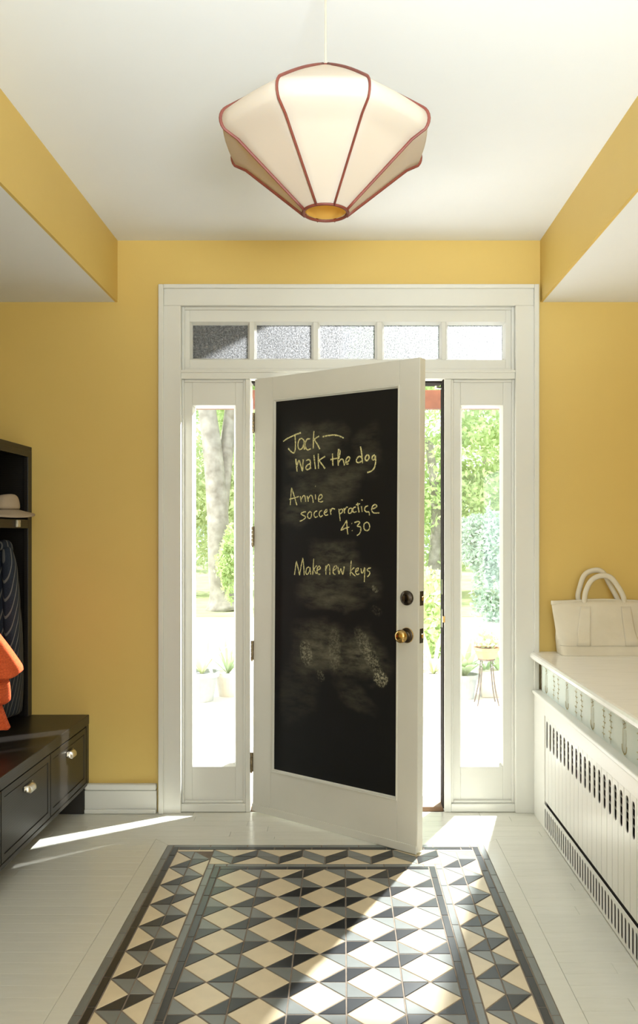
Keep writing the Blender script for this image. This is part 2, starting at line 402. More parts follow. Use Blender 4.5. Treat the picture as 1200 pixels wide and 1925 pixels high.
# outer and inner strip tiles
def strip_v(x0, x1, ya, yb, mat, step, off=0):
    y = yb-off
    if off: piece('strip_tile', [(x0, y), (x1, y), (x1, yb), (x0, yb)], mat)
    while y > ya+.01:
        y2 = max(ya, y-step); piece('strip_tile', [(x0, y2), (x1, y2), (x1, y), (x0, y)], mat); y = y2
def strip_h(y0, y1, xa, xb, mat, step, off=0):
    x = xa+off
    if off: piece('strip_tile', [(xa, y0), (x, y0), (x, y1), (xa, y1)], mat)
    while x < xb-.01:
        x2 = min(xb, x+step); piece('strip_tile', [(x, y0), (x2, y0), (x2, y1), (x, y1)], mat); x = x2
LT = 0.158
for k, (mt, off) in enumerate((('t_grey', 0.0), ('t_dark', 0.09))):
    a = k*ST
    strip_v(GX0+a, GX0+a+ST, GY0, GY1-a, mt, LT, off); strip_v(GX1-a-ST, GX1-a, GY0, GY1-a, mt, LT, off)
    strip_h(GY1-a-ST, GY1-a, GX0+a+ST, GX1-a-ST, mt, LT, off)
I = 2*ST+BW
for k, (mt, off) in enumerate((('t_grey', 0.05), ('t_dark', 0.11))):
    a = I+k*ST
    strip_v(GX0+a, GX0+a+ST, GY0, GY1-a, mt, LT, off); strip_v(GX1-a-ST, GX1-a, GY0, GY1-a, mt, LT, off)
    strip_h(GY1-a-ST, GY1-a, GX0+a+ST, GX1-a-ST, mt, LT, off)
# zigzag border: two half-bands of triangles
def border(fn, n, flip=False):
    """fn(s, t): s along the band in pitches, t across 0 (outer) .. 1 (inner)"""
    T = lambda pts, mt: piece('border_tile', [fn(*p) for p in pts], mt)
    for k in range(n):
        T([(k, 0), (k+1, 0), (k+.5, .5)], 't_cream')
        T([(k+.5, .5), (k+1, 0), (k+1, .5)], 't_dark')
        if k < n-1: T([(k+1, 0), (k+1, .5), (k+1.5, .5)], 't_grey')
        T([(k+.5, .5), (k+.5, 1), (k+1, .5)], 't_dark')
        if k < n-1:
            T([(k+1, .5), (k+1.5, .5), (k+1.5, 1)], 't_grey')
            T([(k+.5, 1), (k+1, .5), (k+1.5, 1)], 't_cream')
    T([(0, 0), (0, .5), (.5, .5)], 't_grey')
    T([(0, .5), (.5, .5), (.5, 1)], 't_grey')
BY1 = GY1-2*ST
nv = int((BY1-GY0)/P)
bo = 0.02
border(lambda s, t: (GX0+2*ST+t*BW, BY1-bo-s*P), nv)
border(lambda s, t: (GX1-2*ST-BW+t*BW, BY1-bo-s*P), nv)
bxa, bxb = GX0+2*ST+BW, GX1-2*ST-BW
nh = 5; ph = (bxb-bxa)/nh
border(lambda s, t: (bxa+s*ph, BY1-t*BW), nh)
for k in (0, 1):                       # slivers that close the band
    sx = GX0+2*ST if k == 0 else GX1-2*ST-BW
    piece('border_tile', [(sx, BY1-bo), (sx+BW, BY1-bo), (sx+BW, BY1), (sx, BY1)], 't_cream')
piece('border_tile', [(bxa, BY1-BW), (bxa, BY1-BW/2), (bxa+.5*ph, BY1-BW)], 't_cream')
piece('border_tile', [(bxb, BY1-BW), (bxb, BY1-BW/2), (bxb-.5*ph, BY1-BW)], 't_cream')
# main field: columns of cream diamonds between grey and charcoal half triangles
FX0 = GX0+I+2*ST; FX1 = GX1-I-2*ST; FY1 = GY1-I-2*ST
cw = (FX1-FX0)/5
for c in range(5):
    xa = FX0+c*cw; xb = xa+cw; xm = (xa+xb)/2; off = 0 if c % 2 == 0 else -.5
    for r in range(8):
        yt = FY1-(r+off)*P; ym = yt-P/2; yb = yt-P
        if yb < GY0-.001: continue
        if yt > FY1+.001:             # half diamond at the far edge
            piece('triangle_tile', [(xa, ym), (xb, ym), (xm, yb)], 't_cream')
        else:
            piece('diamond_tile', [(xm, yt), (xb, ym), (xm, yb), (xa, ym)], 't_cream')
            piece('triangle_tile', [(xa, yt), (xm, yt), (xa, ym)], 't_dark')
            piece('triangle_tile', [(xb, yt), (xm, yt), (xb, ym)], 't_grey')
        piece('triangle_tile', [(xa, ym), (xm, yb), (xa, yb)], 't_grey')
        piece('triangle_tile', [(xb, ym), (xm, yb), (xb, yb)], 't_dark')

# ------------------------------------------------------------------ door surround
cas_t = Z(535, 3.975); cin_t = Z(574, 3.975)
def casing(name, label, a, b, band):
    o = struct(name, label, (a[0], 3.975, a[2])); og = (a[0], 3.975, a[2])
    MB(og).box(a, b).build('casing_board', 'white', o, bevel=.003)
    MB(og).box(*band).build('back_band', 'white', o, bevel=.004)
    return o
cx0, cx1, cx2, cx3 = X(300, 3.975), X(340, 3.975), X(970, 3.975), X(1012, 3.975)
casing('trim_1', 'white left casing board of the entrance, from floor to head', (cx0, 3.975, 0), (cx1, 4.0, cin_t), ((cx0-.004, 3.962, 0), (cx0+.020, 4.0, cas_t)))
casing('trim_2', 'white right casing board of the entrance beside the radiator cover', (cx2, 3.975, 0), (cx3, 4.0, cin_t), ((cx3-.020, 3.962, 0), (cx3+.004, 4.0, cas_t)))
casing('trim_3', 'white head casing board above the transom window', (cx0+.02, 3.975, cin_t), (cx3-.02, 4.0, cas_t-.016), ((cx0+.02, 3.962, cas_t-.020), (cx3-.02, 4.0, cas_t)))
# jamb lining, mullions, transom bar, sills
jt = struct('trim_4', 'white jamb lining, posts and transom bar framing the entrance', (0, WY, 0)); og = (0, WY, 0)
JX0, JX1 = X(341, WY), X(968, WY)
JZ = Z(576, WY)
PLa, PLb = X(462, WY), X(471, WY); PRa, PRb = X(835.5, WY), X(848.5, WY)
TB0, TB1 = Z(713, WY), Z(697, WY)
MB(og).box((OX0, 3.985, 0), (JX0, WY+TH, JZ)).build('jamb', 'white', jt, bevel=.002)
MB(og).box((JX1, 3.985, 0), (OX1, WY+TH, JZ)).build('jamb', 'white', jt, bevel=.002)
MB(og).box((OX0, 3.985, JZ), (OX1, WY+TH, OZ)).build('head_jamb', 'white', jt, bevel=.002)
MB(og).box((PLa, 3.992, 0), (PLb, 4.098, TB0)).build('post', 'white', jt, bevel=.003)
MB(og).box((PRa, 3.992, 0), (PRb, 4.098, TB0)).build('post', 'white', jt, bevel=.003)
MB(og).box((JX0, 3.985, TB0), (JX1, WY+TH, TB1)).build('transom_bar', 'white', jt, bevel=.004)
MB(og).box((JX0, 3.978, TB1-.012), (JX1, 3.986, TB1)).build('transom_moulding', 'white', jt, bevel=.003)
MB(og).box((JX0, 3.99, .002), (PLa, WY+TH, Z(1508, 4.02))).build('sill', 'white', jt, bevel=.003)
MB(og).box((PRb, 3.99, .002), (JX1, WY+TH, Z(1508, 4.02))).build('sill', 'white', jt, bevel=.003)
MB(og).box((PLb, 4.03, -.01), (PRa, WY+TH+.03, .014)).build('threshold', 'wood', jt, bevel=.003)
MB(og).box((PRa-.005, 4.006, .014), (PRa, 4.104, TB0)).build('weatherstrip', 'weather', jt)
MB(og).box((PLb, 4.05, TB0-.006), (PRa-.004, WY+TH, TB0)).build('weatherstrip', 'weather', jt)
MB(og).box((PRa-.0075, 4.008, Z(1180, WY)), (PRa-.0045, 4.045, Z(1146, WY))).build('strike_plate', 'bronze', jt)
MB(og).box((PRa-.008, 3.990, Z(1170, WY)), (PRa+.003, 4.006, Z(1158, WY))).build('strike_lip', 'brass', jt, bevel=.001)
MB(og).box((PRa-.0075, 4.008, Z(1118, WY)), (PRa-.0045, 4.045, Z(1090, WY))).build('strike_plate', 'bronze', jt)
m = MB(og); zc = Z(731, 4.1); m.tube([(PRa-.003, 4.08, zc), (PRa-.03, 4.08, zc+.002)], .006, 8); m.box((PRa-.036, 4.073, zc-.004), (PRa-.028, 4.087, zc+.01)); m.build('closer_bracket', 'nickel', jt)

def window(name, label, x0, x1, z0, z1, panes, rail, mat, yf=4.020, yg=4.052):
    """sash of stiles, rails, muntins, beads and glass; panes: list of (xa, xb, za, zb)"""
    o = struct(name, label, ((x0+x1)/2, yf, z0)); og = ((x0+x1)/2, yf, z0)
    yb = yf+.042
    xa, xb = panes[0][0], panes[-1][1]; za, zb = panes[0][2], panes[0][3]
    MB(og).box((x0, yf, z0), (xa, yb, z1)).build('stile', 'white', o, bevel=.002)
    MB(og).box((xb, yf, z0), (x1, yb, z1)).build('stile', 'white', o, bevel=.002)
    MB(og).box((xa, yf, z0), (xb, yb, za)).build('rail', 'white', o, bevel=.002)
    MB(og).box((xa, yf, zb), (xb, yb, z1)).build('rail', 'white', o, bevel=.002)
    for p, q in zip(panes[:-1], panes[1:]): MB(og).box((p[1], yf+.001, za), (q[0], yb, zb)).build('muntin', 'white', o, bevel=.002)
    e = .010
    for a, b, c, d in panes:
        mb = MB(og)
        fr = [(a, c), (b, c), (b, d), (a, d)]; bk = [(a+e, c+e), (b-e, c+e), (b-e, d-e), (a+e, d-e)]
        mb.rings([[(x, yf+.002, z) for x, z in fr], [(x, yf+.022, z) for x, z in bk], [(x, yg+.006, z) for x, z in bk], [(x, yg+.006, z) for x, z in fr]], closed=True)
        g = MB(og).box((a+.002, yg-.002, c+.002), (b-.002, yg+.001, d-.002)).build('pane', mat, o)
        mb.build('glazing_bead', 'white', o)
    return o
def stops(parent, x0, x1, z0, z1, y=4.006, w=.012):
    og = tuple(parent.location)
    for a, b in (((x0, y, z0), (x0+w, 4.021, z1)), ((x1-w, y, z0), (x1, 4.021, z1)), ((x0+w, y, z1-w), (x1-w, 4.021, z1)), ((x0+w, y, z0), (x1-w, 4.021, z0+w))):
        MB(og).box(a, b).build('stop_moulding', 'white', parent, bevel=.003)
Yw = 4.02
zs0, zs1 = Z(1508, Yw), TB0
ga, gb = Z(1441, Yw), Z(762, Yw)
w1 = window('window_1', 'narrow left sidelight window showing the big leaning tree trunk', JX0, PLa, zs0, zs1, [(X(362, Yw), X(443, Yw), ga, gb)], .1, 'glass')
stops(w1, JX0, PLa, zs0, zs1)
w2 = window('window_2', 'narrow right sidelight window showing the pot on its iron stand', PRb, JX1, zs0, zs1, [(X(866, Yw), X(946, Yw), ga, gb)], .1, 'glass')
stops(w2, PRb, JX1, zs0, zs1)
tz0, tz1 = Z(676, Yw), Z(605, Yw)
pan = [(X(a, Yw), X(b, Yw), tz0, tz1) for a, b in ((357, 469), (478, 589), (598, 709), (719, 831), (839, 951))]
w3 = window('window_3', 'five-pane transom window of textured glass above the door', JX0, JX1, TB1, JZ, pan, .1, 'obscure')
stops(w3, JX0, JX1, TB1, JZ, w=.014)

# ------------------------------------------------------------------ the open door
TH_D = R(35.8); DW, DT = 0.912, 0.045
HX, HY = X(473.5, 4.0), 3.996
d = struct('door_1', 'white entrance door with a chalkboard panel, standing ajar', (HX, HY, 0))
d.rotation_euler = (0, R(0.40), -TH_D)
DZ0, DZ1 = 0.014, 2.068
x0, x1 = .006, .006+DW
ux0, ux1, uz0, uz1 = .130, .806, .226, 1.952         # chalkboard opening
MB().box((x0, 0, DZ0), (ux0-.012, DT, DZ1)).build('stile', 'doorwhite', d, bevel=.002)
MB().box((ux1+.012, 0, DZ0), (x1, DT, DZ1)).build('stile', 'doorwhite', d, bevel=.003)
MB().box((ux0-.012, .0003, uz1+.012), (ux1+.012, DT, DZ1)).build('rail', 'doorwhite', d, bevel=.0015)
MB().box((ux0-.012, .0003, DZ0), (ux1+.012, DT, uz0-.012)).build('rail', 'doorwhite', d, bevel=.0015)
mo = MB()
def rect(a, b, c, e, y): return [(a, y, c), (b, y, c), (b, y, e), (a, y, e)]
k = .013
mo.rings([rect(ux0-k, ux1+k, uz0-k, uz1+k, .001), rect(ux0-k*.8, ux1+k*.8, uz0-k*.8, uz1+k*.8, -.004), rect(ux0-k*.45, ux1+k*.45, uz0-k*.45, uz1+k*.45, -.003),
          rect(ux0-k*.35, ux1+k*.35, uz0-k*.35, uz1+k*.35, .003), rect(ux0, ux1, uz0, uz1, .011), rect(ux0-k, ux1+k, uz0-k, uz1+k, .011)], closed=True)
mo.build('panel_moulding', 'doorwhite', d)

rot_d = Euler(d.rotation_euler).to_matrix(); inv_d = rot_d.transposed()
def board(px, py, yl=.011):
    """image point -> door-local point on the chalkboard plane y = yl"""
    dr = inv_d @ Vector(((px-PX)/F, 1.0, -(py-PY)/F)); og = inv_d @ (Vector((0, 0, CH))-Vector((HX, HY, 0)))
    t = (yl-og.y)/dr.y; p = og+dr*t; return p.x, p.z

def m_chalkboard():
    mt, nt, b = new_mat('chalkboard')
    tc = N(nt, 'ShaderNodeTexCoord'); sep = N(nt, 'ShaderNodeSeparateXYZ'); L(nt, tc.outputs['Object'], sep.inputs[0])
    def mth(op, *a, clamp=False):
        n = N(nt, 'ShaderNodeMath', operation=op); n.use_clamp = clamp
        for i, q in enumerate(a):
            if isinstance(q, (int, float)): n.inputs[i].default_value = q
            else: L(nt, q, n.inputs[i])
        return n.outputs[0]
    wob = N(nt, 'ShaderNodeTexNoise'); wob.inputs['Scale'].default_value = 6; wob.inputs['Detail'].default_value = 3; L(nt, tc.outputs['Object'], wob.inputs[0])
    ws = N(nt, 'ShaderNodeSeparateColor'); L(nt, wob.outputs['Color'], ws.inputs[0])
    wx = mth('MULTIPLY', mth('SUBTRACT', ws.outputs[0], .5), .16); wz = mth('MULTIPLY', mth('SUBTRACT', ws.outputs[1], .5), .16)
    sepx = mth('ADD', sep.outputs[0], wx); sepz = mth('ADD', sep.outputs[2], wz)
    def ell(px, py, rx, rz, ang, sharp=False):
        cx, cz = board(px, py); sx = .0023*rx; sz = .0023*rz; c, s = math.cos(R(ang)), math.sin(R(ang))
        dx = mth('SUBTRACT', sep.outputs[0] if sharp else sepx, cx); dz = mth('SUBTRACT', sep.outputs[2] if sharp else sepz, cz)
        u = mth('DIVIDE', mth('ADD', mth('MULTIPLY', dx, c), mth('MULTIPLY', dz, s)), sx)
        v = mth('DIVIDE', mth('SUBTRACT', mth('MULTIPLY', dz, c), mth('MULTIPLY', dx, s)), sz)
        r2 = mth('ADD', mth('POWER', mth('ABSOLUTE', u), 2.6), mth('POWER', mth('ABSOLUTE', v), 2.6))
        mr = N(nt, 'ShaderNodeMapRange', interpolation_type='SMOOTHSTEP'); L(nt, r2, mr.inputs[0])
        mr.inputs[1].default_value = 1.25; mr.inputs[2].default_value = .45 if sharp else -.35; mr.inputs[3].default_value = 0; mr.inputs[4].default_value = 1
        return mr.outputs[0]
    def streak(rot, sc, scale, lo, hi):
        mp = N(nt, 'ShaderNodeMapping'); mp.inputs['Rotation'].default_value = (0, R(rot), 0); mp.inputs['Scale'].default_value = sc
        L(nt, tc.outputs['Object'], mp.inputs[0]); n = noise(nt, mp.outputs[0], scale, 6, 0.65)
        mr = N(nt, 'ShaderNodeMapRange'); L(nt, n, mr.inputs[0]); mr.inputs[1].default_value = lo; mr.inputs[2].default_value = hi
        return mr.outputs[0]
    s1 = streak(-38, (3, 1, 9), 2.6, .34, .78); s2 = streak(14, (3, 1, 8), 4.0, .34, .82); s3 = streak(65, (3, 1, 9), 3.2, .34, .80)
    grain = streak(0, (1, 1, 1), 130, .45, .66)
    tot = mth('MULTIPLY', s1, 0.0)
    for args, st, k in [((600, 830, 75, 38, 5), s1, .16), ((690, 850, 38, 60, 0), s3, .10), ((570, 860, 45, 75, 10), s3, .10), ((620, 920, 85, 45, 15), s1, .12), ((640, 905, 60, 30, 30), s2, .10),
                        ((560, 950, 45, 50, 60), s3, .12), ((630, 1052, 70, 42, -3), s2, .20), ((610, 1110, 72, 38, -4), s1, .17), ((680, 1090, 45, 40, -25), s3, .10), ((640, 1135, 60, 18, 0), s3, .13),
                        ((625, 1220, 100, 55, -8), s2, .22), ((590, 1235, 62, 40, 5), s1, .15), ((690, 1235, 55, 50, -50), s2, .15), ((560, 1300, 55, 70, -35), s3, .05), ((670, 1310, 60, 22, -25), s2, .09)]:
        tot = mth('ADD', tot, mth('MULTIPLY', mth('MULTIPLY', ell(*args), st), k*1.15))
    for args, k in [((576, 1228, 15, 26, 12), .34), ((629, 1222, 15, 44, 0), .15), ((692, 1225, 16, 52, 33), .18), ((716, 1276, 16, 15, -30), .60), ((708, 1148, 13, 8, -30), .10), ((705, 1107, 9, 6, -30), .3), ((603, 1270, 10, 12, 20), .18), ((700, 1240, 9, 44, 38), .2)]:
        tot = mth('ADD', tot, mth('MULTIPLY', mth('MULTIPLY', ell(*args, sharp=True), grain), k))
    mx = N(nt, 'ShaderNodeMix', data_type='RGBA'); L(nt, mth('MINIMUM', tot, 1.0), mx.inputs[0])
    mx.inputs[6].default_value = (0.0062, 0.0066, 0.0075, 1); mx.inputs[7].default_value = (0.62, 0.58, 0.40, 1)
    L(nt, mx.outputs[2], b.inputs['Base Color']); b.inputs['Roughness'].default_value = 0.5
    b.inputs['Specular IOR Level'].default_value = 0.25
    return mt
M['board'] = m_chalkboard()
cb = MB().box((ux0-.010, .011, uz0-.010), (ux1+.010, .030, uz1+.010)).build('chalkboard', 'board', d)
def m_chalk():
    m, nt, b = new_mat('yellow_chalk'); v = coords(nt)
    L(nt, ramp(nt, noise(nt, v, 230, 3, .7), [(0.36, (0.16, 0.15, 0.07)), (0.56, (0.82, 0.76, 0.37))]), b.inputs['Base Color'])
    b.inputs['Roughness'].default_value = 1.0; return m
M['chalk'] = m_chalk()
A_ = [[(70,272),(110,243)],[(110,243),(180,210),(252,182)],[(188,205),(195,260),(195,330),(188,375),(175,390),(150,375),(120,342)],[(285,265),(258,240),(228,265),(222,325),(238,355),(265,340),(285,290)],[(285,262),(282,320),(290,355)],
 [(345,245),(315,250),(295,295),(305,345),(325,358),(352,345)],[(385,165),(380,250),(378,345)],[(438,218),(410,235),(392,255),(420,300),(445,350)],[(475,224),(530,212),(590,206),(650,218),(690,238)],
 [(198,450),(205,510),(212,580)],[(210,530),(230,465),(250,520),(268,575),(272,510),(275,455)],[(305,470),(330,458),(347,475),(348,530),(335,555),(310,560),(302,540),(318,515),(345,500)],[(348,530),(354,552)],[(385,412),(392,480),(400,555)],
 [(430,395),(430,470),(432,550)],[(500,425),(460,450),(440,470),(470,510),(498,550)],[(575,395),(577,460),(580,520)],[(555,458),(590,450),(622,445)],[(637,350),(631,430),(635,520)],[(637,352),(653,368),(650,400),(640,450)],[(637,490),(660,455),(682,460),(692,490),(698,518)],
 [(705,490),(735,478),(752,445),(740,430),(718,450),(712,485),(722,505),(740,500)],[(862,325),(875,400),(882,495)],[(878,440),(850,425),(825,450),(822,480),(845,488),(880,470)],[(930,410),(912,435),(915,465),(935,465),(950,440),(945,415),(930,410)],
 [(1010,410),(985,425),(985,455),(1005,455),(1015,420)],[(1015,415),(1018,480),(1005,540),(975,575),(932,590)]]
B_ = [[(155,92),(148,180),(142,270)],[(155,92),(180,170),(210,272)],[(132,212),(180,198),(230,182)],[(245,180),(255,240)],[(255,210),(275,175),(292,180),(300,238)],[(315,175),(328,235)],[(325,210),(348,170),(368,185),(378,245)],[(400,160),(403,212)],[(398,76),(402,80)],
 [(428,215),(455,205),(470,180),(455,162),(435,185),(432,225),(450,238),(480,230)],[(302,338),(270,345),(252,362),(285,380),(300,395),(275,420),(240,436)],[(345,335),(322,360),(322,395),(342,408),(358,385),(358,350),(345,335)],[(418,330),(395,340),(385,370),(400,395),(425,385)],
 [(468,325),(448,335),(438,365),(452,390),(475,375)],[(490,350),(515,340),(520,315),(500,325),(490,355),(505,375),(530,368)],[(550,310),(560,370)],[(558,335),(572,305),(600,312)],[(640,310),(648,370),(655,432)],[(645,325),(670,310),(680,335),(655,360)],
 [(692,300),(700,355)],[(698,325),(715,295),(732,290)],[(768,300),(745,310),(738,345),(758,355),(775,325),(772,300),(785,345)],[(815,290),(790,300),(785,330),(800,345),(822,335)],[(832,245),(840,300),(848,345)],[(815,268),(858,255)],[(872,280),(880,340)],[(868,217),(885,220)],
 [(940,275),(912,290),(905,320),(925,340),(948,340),(955,375)],[(975,310),(1010,300),(1030,280),(1010,265),(985,285),(978,325),(1000,350),(1055,350)],[(722,425),(690,480),(662,527),(700,510),(748,495)],[(722,425),(725,500),(733,570)],[(771,456),(775,460)],[(776,529),(780,535)],
 [(800,450),(835,438),(855,450),(828,485),(862,495),(865,530),(850,565),(825,582)],[(925,445),(900,465),(898,505),(915,530),(945,525),(957,490),(945,455),(925,445)]]
C_ = [[(205,190),(195,260),(185,330)],[(205,190),(222,260),(238,335)],[(238,335),(252,250),(270,158)],[(270,158),(280,240),(285,335)],[(335,250),(312,262),(302,310),(318,325),(340,290),(345,255),(352,328)],[(383,165),(378,250),(372,330)],[(415,235),(385,275),(412,320)],
 [(420,285),(450,265),(440,240),(420,262),(418,305),(435,325),(450,322)],[(505,235),(508,330)],[(508,275),(525,230),(545,240),(548,330)],[(582,285),(610,270),(620,245),(600,240),(582,275),(585,315),(605,328)],[(632,250),(640,320),(655,285),(662,270),(680,325),(690,285),(695,245)],
 [(768,185),(762,260),(757,340)],[(800,255),(765,290),(785,320),(812,345)],[(812,300),(835,285),(840,262),(820,270),(812,305),(828,328),(850,318)],[(868,265),(875,310),(892,300),(905,255)],[(908,260),(905,330),(902,405)],[(970,260),(945,265),(930,285),(955,300),(955,325),(932,352)]]
def ribbon(mb, pts2, width, y=.0106):
    """flat stroke in the door's x-z plane"""
    n = len(pts2); prev = None
    for i, (x, z) in enumerate(pts2):
        a = Vector(pts2[max(i-1, 0)]); b = Vector(pts2[min(i+1, n-1)]); t = (b-a)
        if t.length < 1e-7: t = Vector((1, 0))
        t.normalize(); nn = Vector((-t.y, t.x))*width*.5*random.uniform(.75, 1.15)
        cur = ((x+nn.x, y, z+nn.y), (x-nn.x, y, z-nn.y))
        if prev: mb.add([prev[0], prev[1], cur[1], cur[0]], [(0, 1, 2, 3)])
        prev = cur
def words(name, strokes, oy, wd):
    mb = MB()
    for s in strokes:
        pts = [tuple(board(520+p[0]/5.4545, oy+p[1]/5.4545)) for p in s]
        pts = [tuple(q) for q in smoothline([Vector((a, b)) for a, b in pts], 5)]
        if len(pts) == 2: (a, b), (c, e) = pts; pts = [(a+(c-a)*t/4, b+(e-b)*t/4) for t in range(5)]
        ribbon(mb, pts, wd)
    return mb.build(name, 'chalk', cb)
words('chalk_writing', A_, 780, .0068)
words('chalk_writing', B_, 900, .0056)
words('chalk_writing', C_, 1020, .0054)
# bottom sweep, hardware
MB().box((x0, -.006, DZ0-.004), (x1-.002, 0, DZ0+.030)).build('bottom_sweep', 'doorwhite', d, bevel=.002)
def rosette(name, u, z, r, mat, prof):
    return MB().lathe(prof, (u, 0, z), 'y', 28).build(name, mat, d, smooth=True, bevel=0)
ku, kz = .862, Z(1191, 3.498); du, dz = .862, Z(1121, 3.498)
ro = rosette('knob_rosette', ku, kz, .03, 'bronze', [(.031, 0), (.031, .004), (.028, .007), (.020, .009), (.016, .010), (.014, .026), (.012, .028)])
MB().lathe([(.012, .024), (.016, .030), (.0245, .036), (.0275, .044), (.027, .053), (.022, .060), (.012, .064), (.001, .065)], (ku, 0, kz), 'y', 28).build('knob', 'brass', ro, smooth=True)
MB().lathe([(.0325, 0), (.0325, .003), (.030, .0045)], (ku, 0, kz), 'y', 28).build('rosette_ring', 'brass', ro, smooth=True)
db = rosette('deadbolt', du, dz, .03, 'bronze', [(.031, 0), (.031, .006), (.027, .010), (.022, .011), (.021, .015), (.015, .016)])
MB().box((du-.006, -.034, dz-.014), (du+.006, -.014, dz+.014)).build('thumb_turn', 'bronze', db, bevel=.004)
ko = MB().lathe([(.012, -.045), (.026, -.055), (.027, -.07), (.015, -.08)], (ku, 0, kz), 'y', 20).build('outer_knob', 'brass', d, smooth=True)
for zz in (dz, kz):
    lp = MB().box((x1-.001, .010, zz-.030), (x1+.0015, .036, zz+.030)).build('latch_plate', 'bronze', d)
    MB().box((x1+.0015, .017, zz-.010), (x1+.008, .029, zz+.008)).build('latch_bolt', 'brass', lp, bevel=.002)
for py in (795, 1008, 1222, 1432):
    zz = Z(py, 4.0); h = MB(); hg = None
    for k in range(5):
        a = zz-.046+k*.0186
        MBk = MB().lathe([(.0052, a), (.0062, a+.001), (.0062, a+.0168), (.0052, a+.0178)], (-.001, -.002, 0), 'z', 12)
        if k == 0: hg = MBk.build('hinge', 'hinge', d, smooth=False)
        else: MBk.build('hinge_knuckle', 'hinge', hg)
    MB().lathe([(.004, zz-.052), (.0055, zz-.050), (.004, zz-.045)], (-.001, -.002, 0), 'z', 12).build('hinge_pin', 'hinge', hg)
    MB().box((.0035, .0005, zz-.046), (.0058, .034, zz+.046)).build('hinge_leaf', 'hinge', hg)

# ------------------------------------------------------------------ radiator cover with marble top
CX = 0.908; CY0, CY1 = 2.15, 3.960
rc = thing('radiator_cover', 'white beadboard radiator cover with slotted vents along the wall', 'radiator cover', (CX, CY1, 0)); og = (CX, CY1, 0)
def slotted(name, a0, a1, b0, b1, slots, t, xf, mat, parent, o=og, seg=6):
    """flat board in the plane x = xf (a = Y, b = Z) with round-ended slots cut through"""
    cu = bpy.data.curves.new(name, 'CURVE'); cu.dimensions = '2D'; cu.fill_mode = 'BOTH'; cu.extrude = t/2
    def sp(pts):
        s = cu.splines.new('POLY'); s.points.add(len(pts)-1); s.use_cyclic_u = True
        for i, p in enumerate(pts): s.points[i].co = (p[0], p[1], 0, 1)
    sp([(a0, b0), (a1, b0), (a1, b1), (a0, b1)])
    for ca, ba, bb_, wd in slots:
        r = wd/2; pts = [(ca+r*math.cos(math.pi*i/seg), bb_-r+r*math.sin(math.pi*i/seg)) for i in range(seg+1)]
        pts += [(ca-r*math.cos(math.pi*i/seg), ba+r-r*math.sin(math.pi*i/seg)) for i in range(seg+1)]
        sp(pts)
    tmp = bpy.data.objects.new('tmp', cu); COL.objects.link(tmp)
    dg = bpy.context.evaluated_depsgraph_get(); me = bpy.data.meshes.new_from_object(tmp.evaluated_get(dg))
    bpy.data.objects.remove(tmp); bpy.data.curves.remove(cu)
    for v in me.vertices:
        a, b, c = v.co; v.co = (xf+t/2+c-o[0], a-o[1], b-o[2])
    me.materials.clear()
    return me
ZT = .575
MB(og).box((CX, 3.765, 0), (CX+.02, CY1, ZT)).build('stile', 'cover', rc, bevel=.002)
MB(og).box((CX, CY0, .512), (CX+.02, 3.765, ZT)).build('top_rail', 'cover', rc, bevel=.002)
cp = MB(og).box((CX-.010, CY0, ZT), (CX+.05, CY1+.005, ZT+.018)).build('cap_ledge', 'cover', rc, bevel=.004)
SP_ = .0585
me0 = slotted('bead_board', -SP_/2+.0012, SP_/2-.0012, .126, .516, [(0, .372, .492, .029)], .0035, CX+.005, 'cover', rc, (CX, 0, 0))
yy = 3.765-SP_/2
while yy > CY0+SP_/2:
    o = link('bead_board', me0, 'cover', rc); o.location = (0, yy-CY1, 0); yy -= SP_
gs = []; yy = 3.742
while yy > CY0+.02: gs.append((yy, .014, .100, .0185)); yy -= .0342
gme = slotted('vent_grille', CY0, 3.765, .004, .116, gs, .0022, CX-.001, 'cover', rc)
link('vent_grille', gme, 'cover', rc)
MB(og).box((CX+.012, CY0, .001), (CX+.016, 3.765, .124)).build('vent_backing', 'dark', rc)  # dark sheet added so the grille slots read as unlit
MB(og).box((CX+.09, CY0, 0), (CX+.10, CY1, .56)).build('dark_backing', 'dark', rc)  # dark sheet standing for the shade inside the cover
for zz in (.385, .415, .445, .475):
    MB(og).tube([(CX+.035, CY0, zz), (CX+.035, 3.76, zz)], .0035, 6).build('vent_rod', 'iron', rc)
# wallpapered band and marble
MB(og).box((CX+.028, CY0, ZT+.018), (CX+.045, 3.925, .737)).build('wallpaper_band', 'paper', rc)
MB(og).box((CX+.030, 3.925, ZT+.018), (CX+.05, CY1, .737)).build('broken_edge', 'plaster', rc)
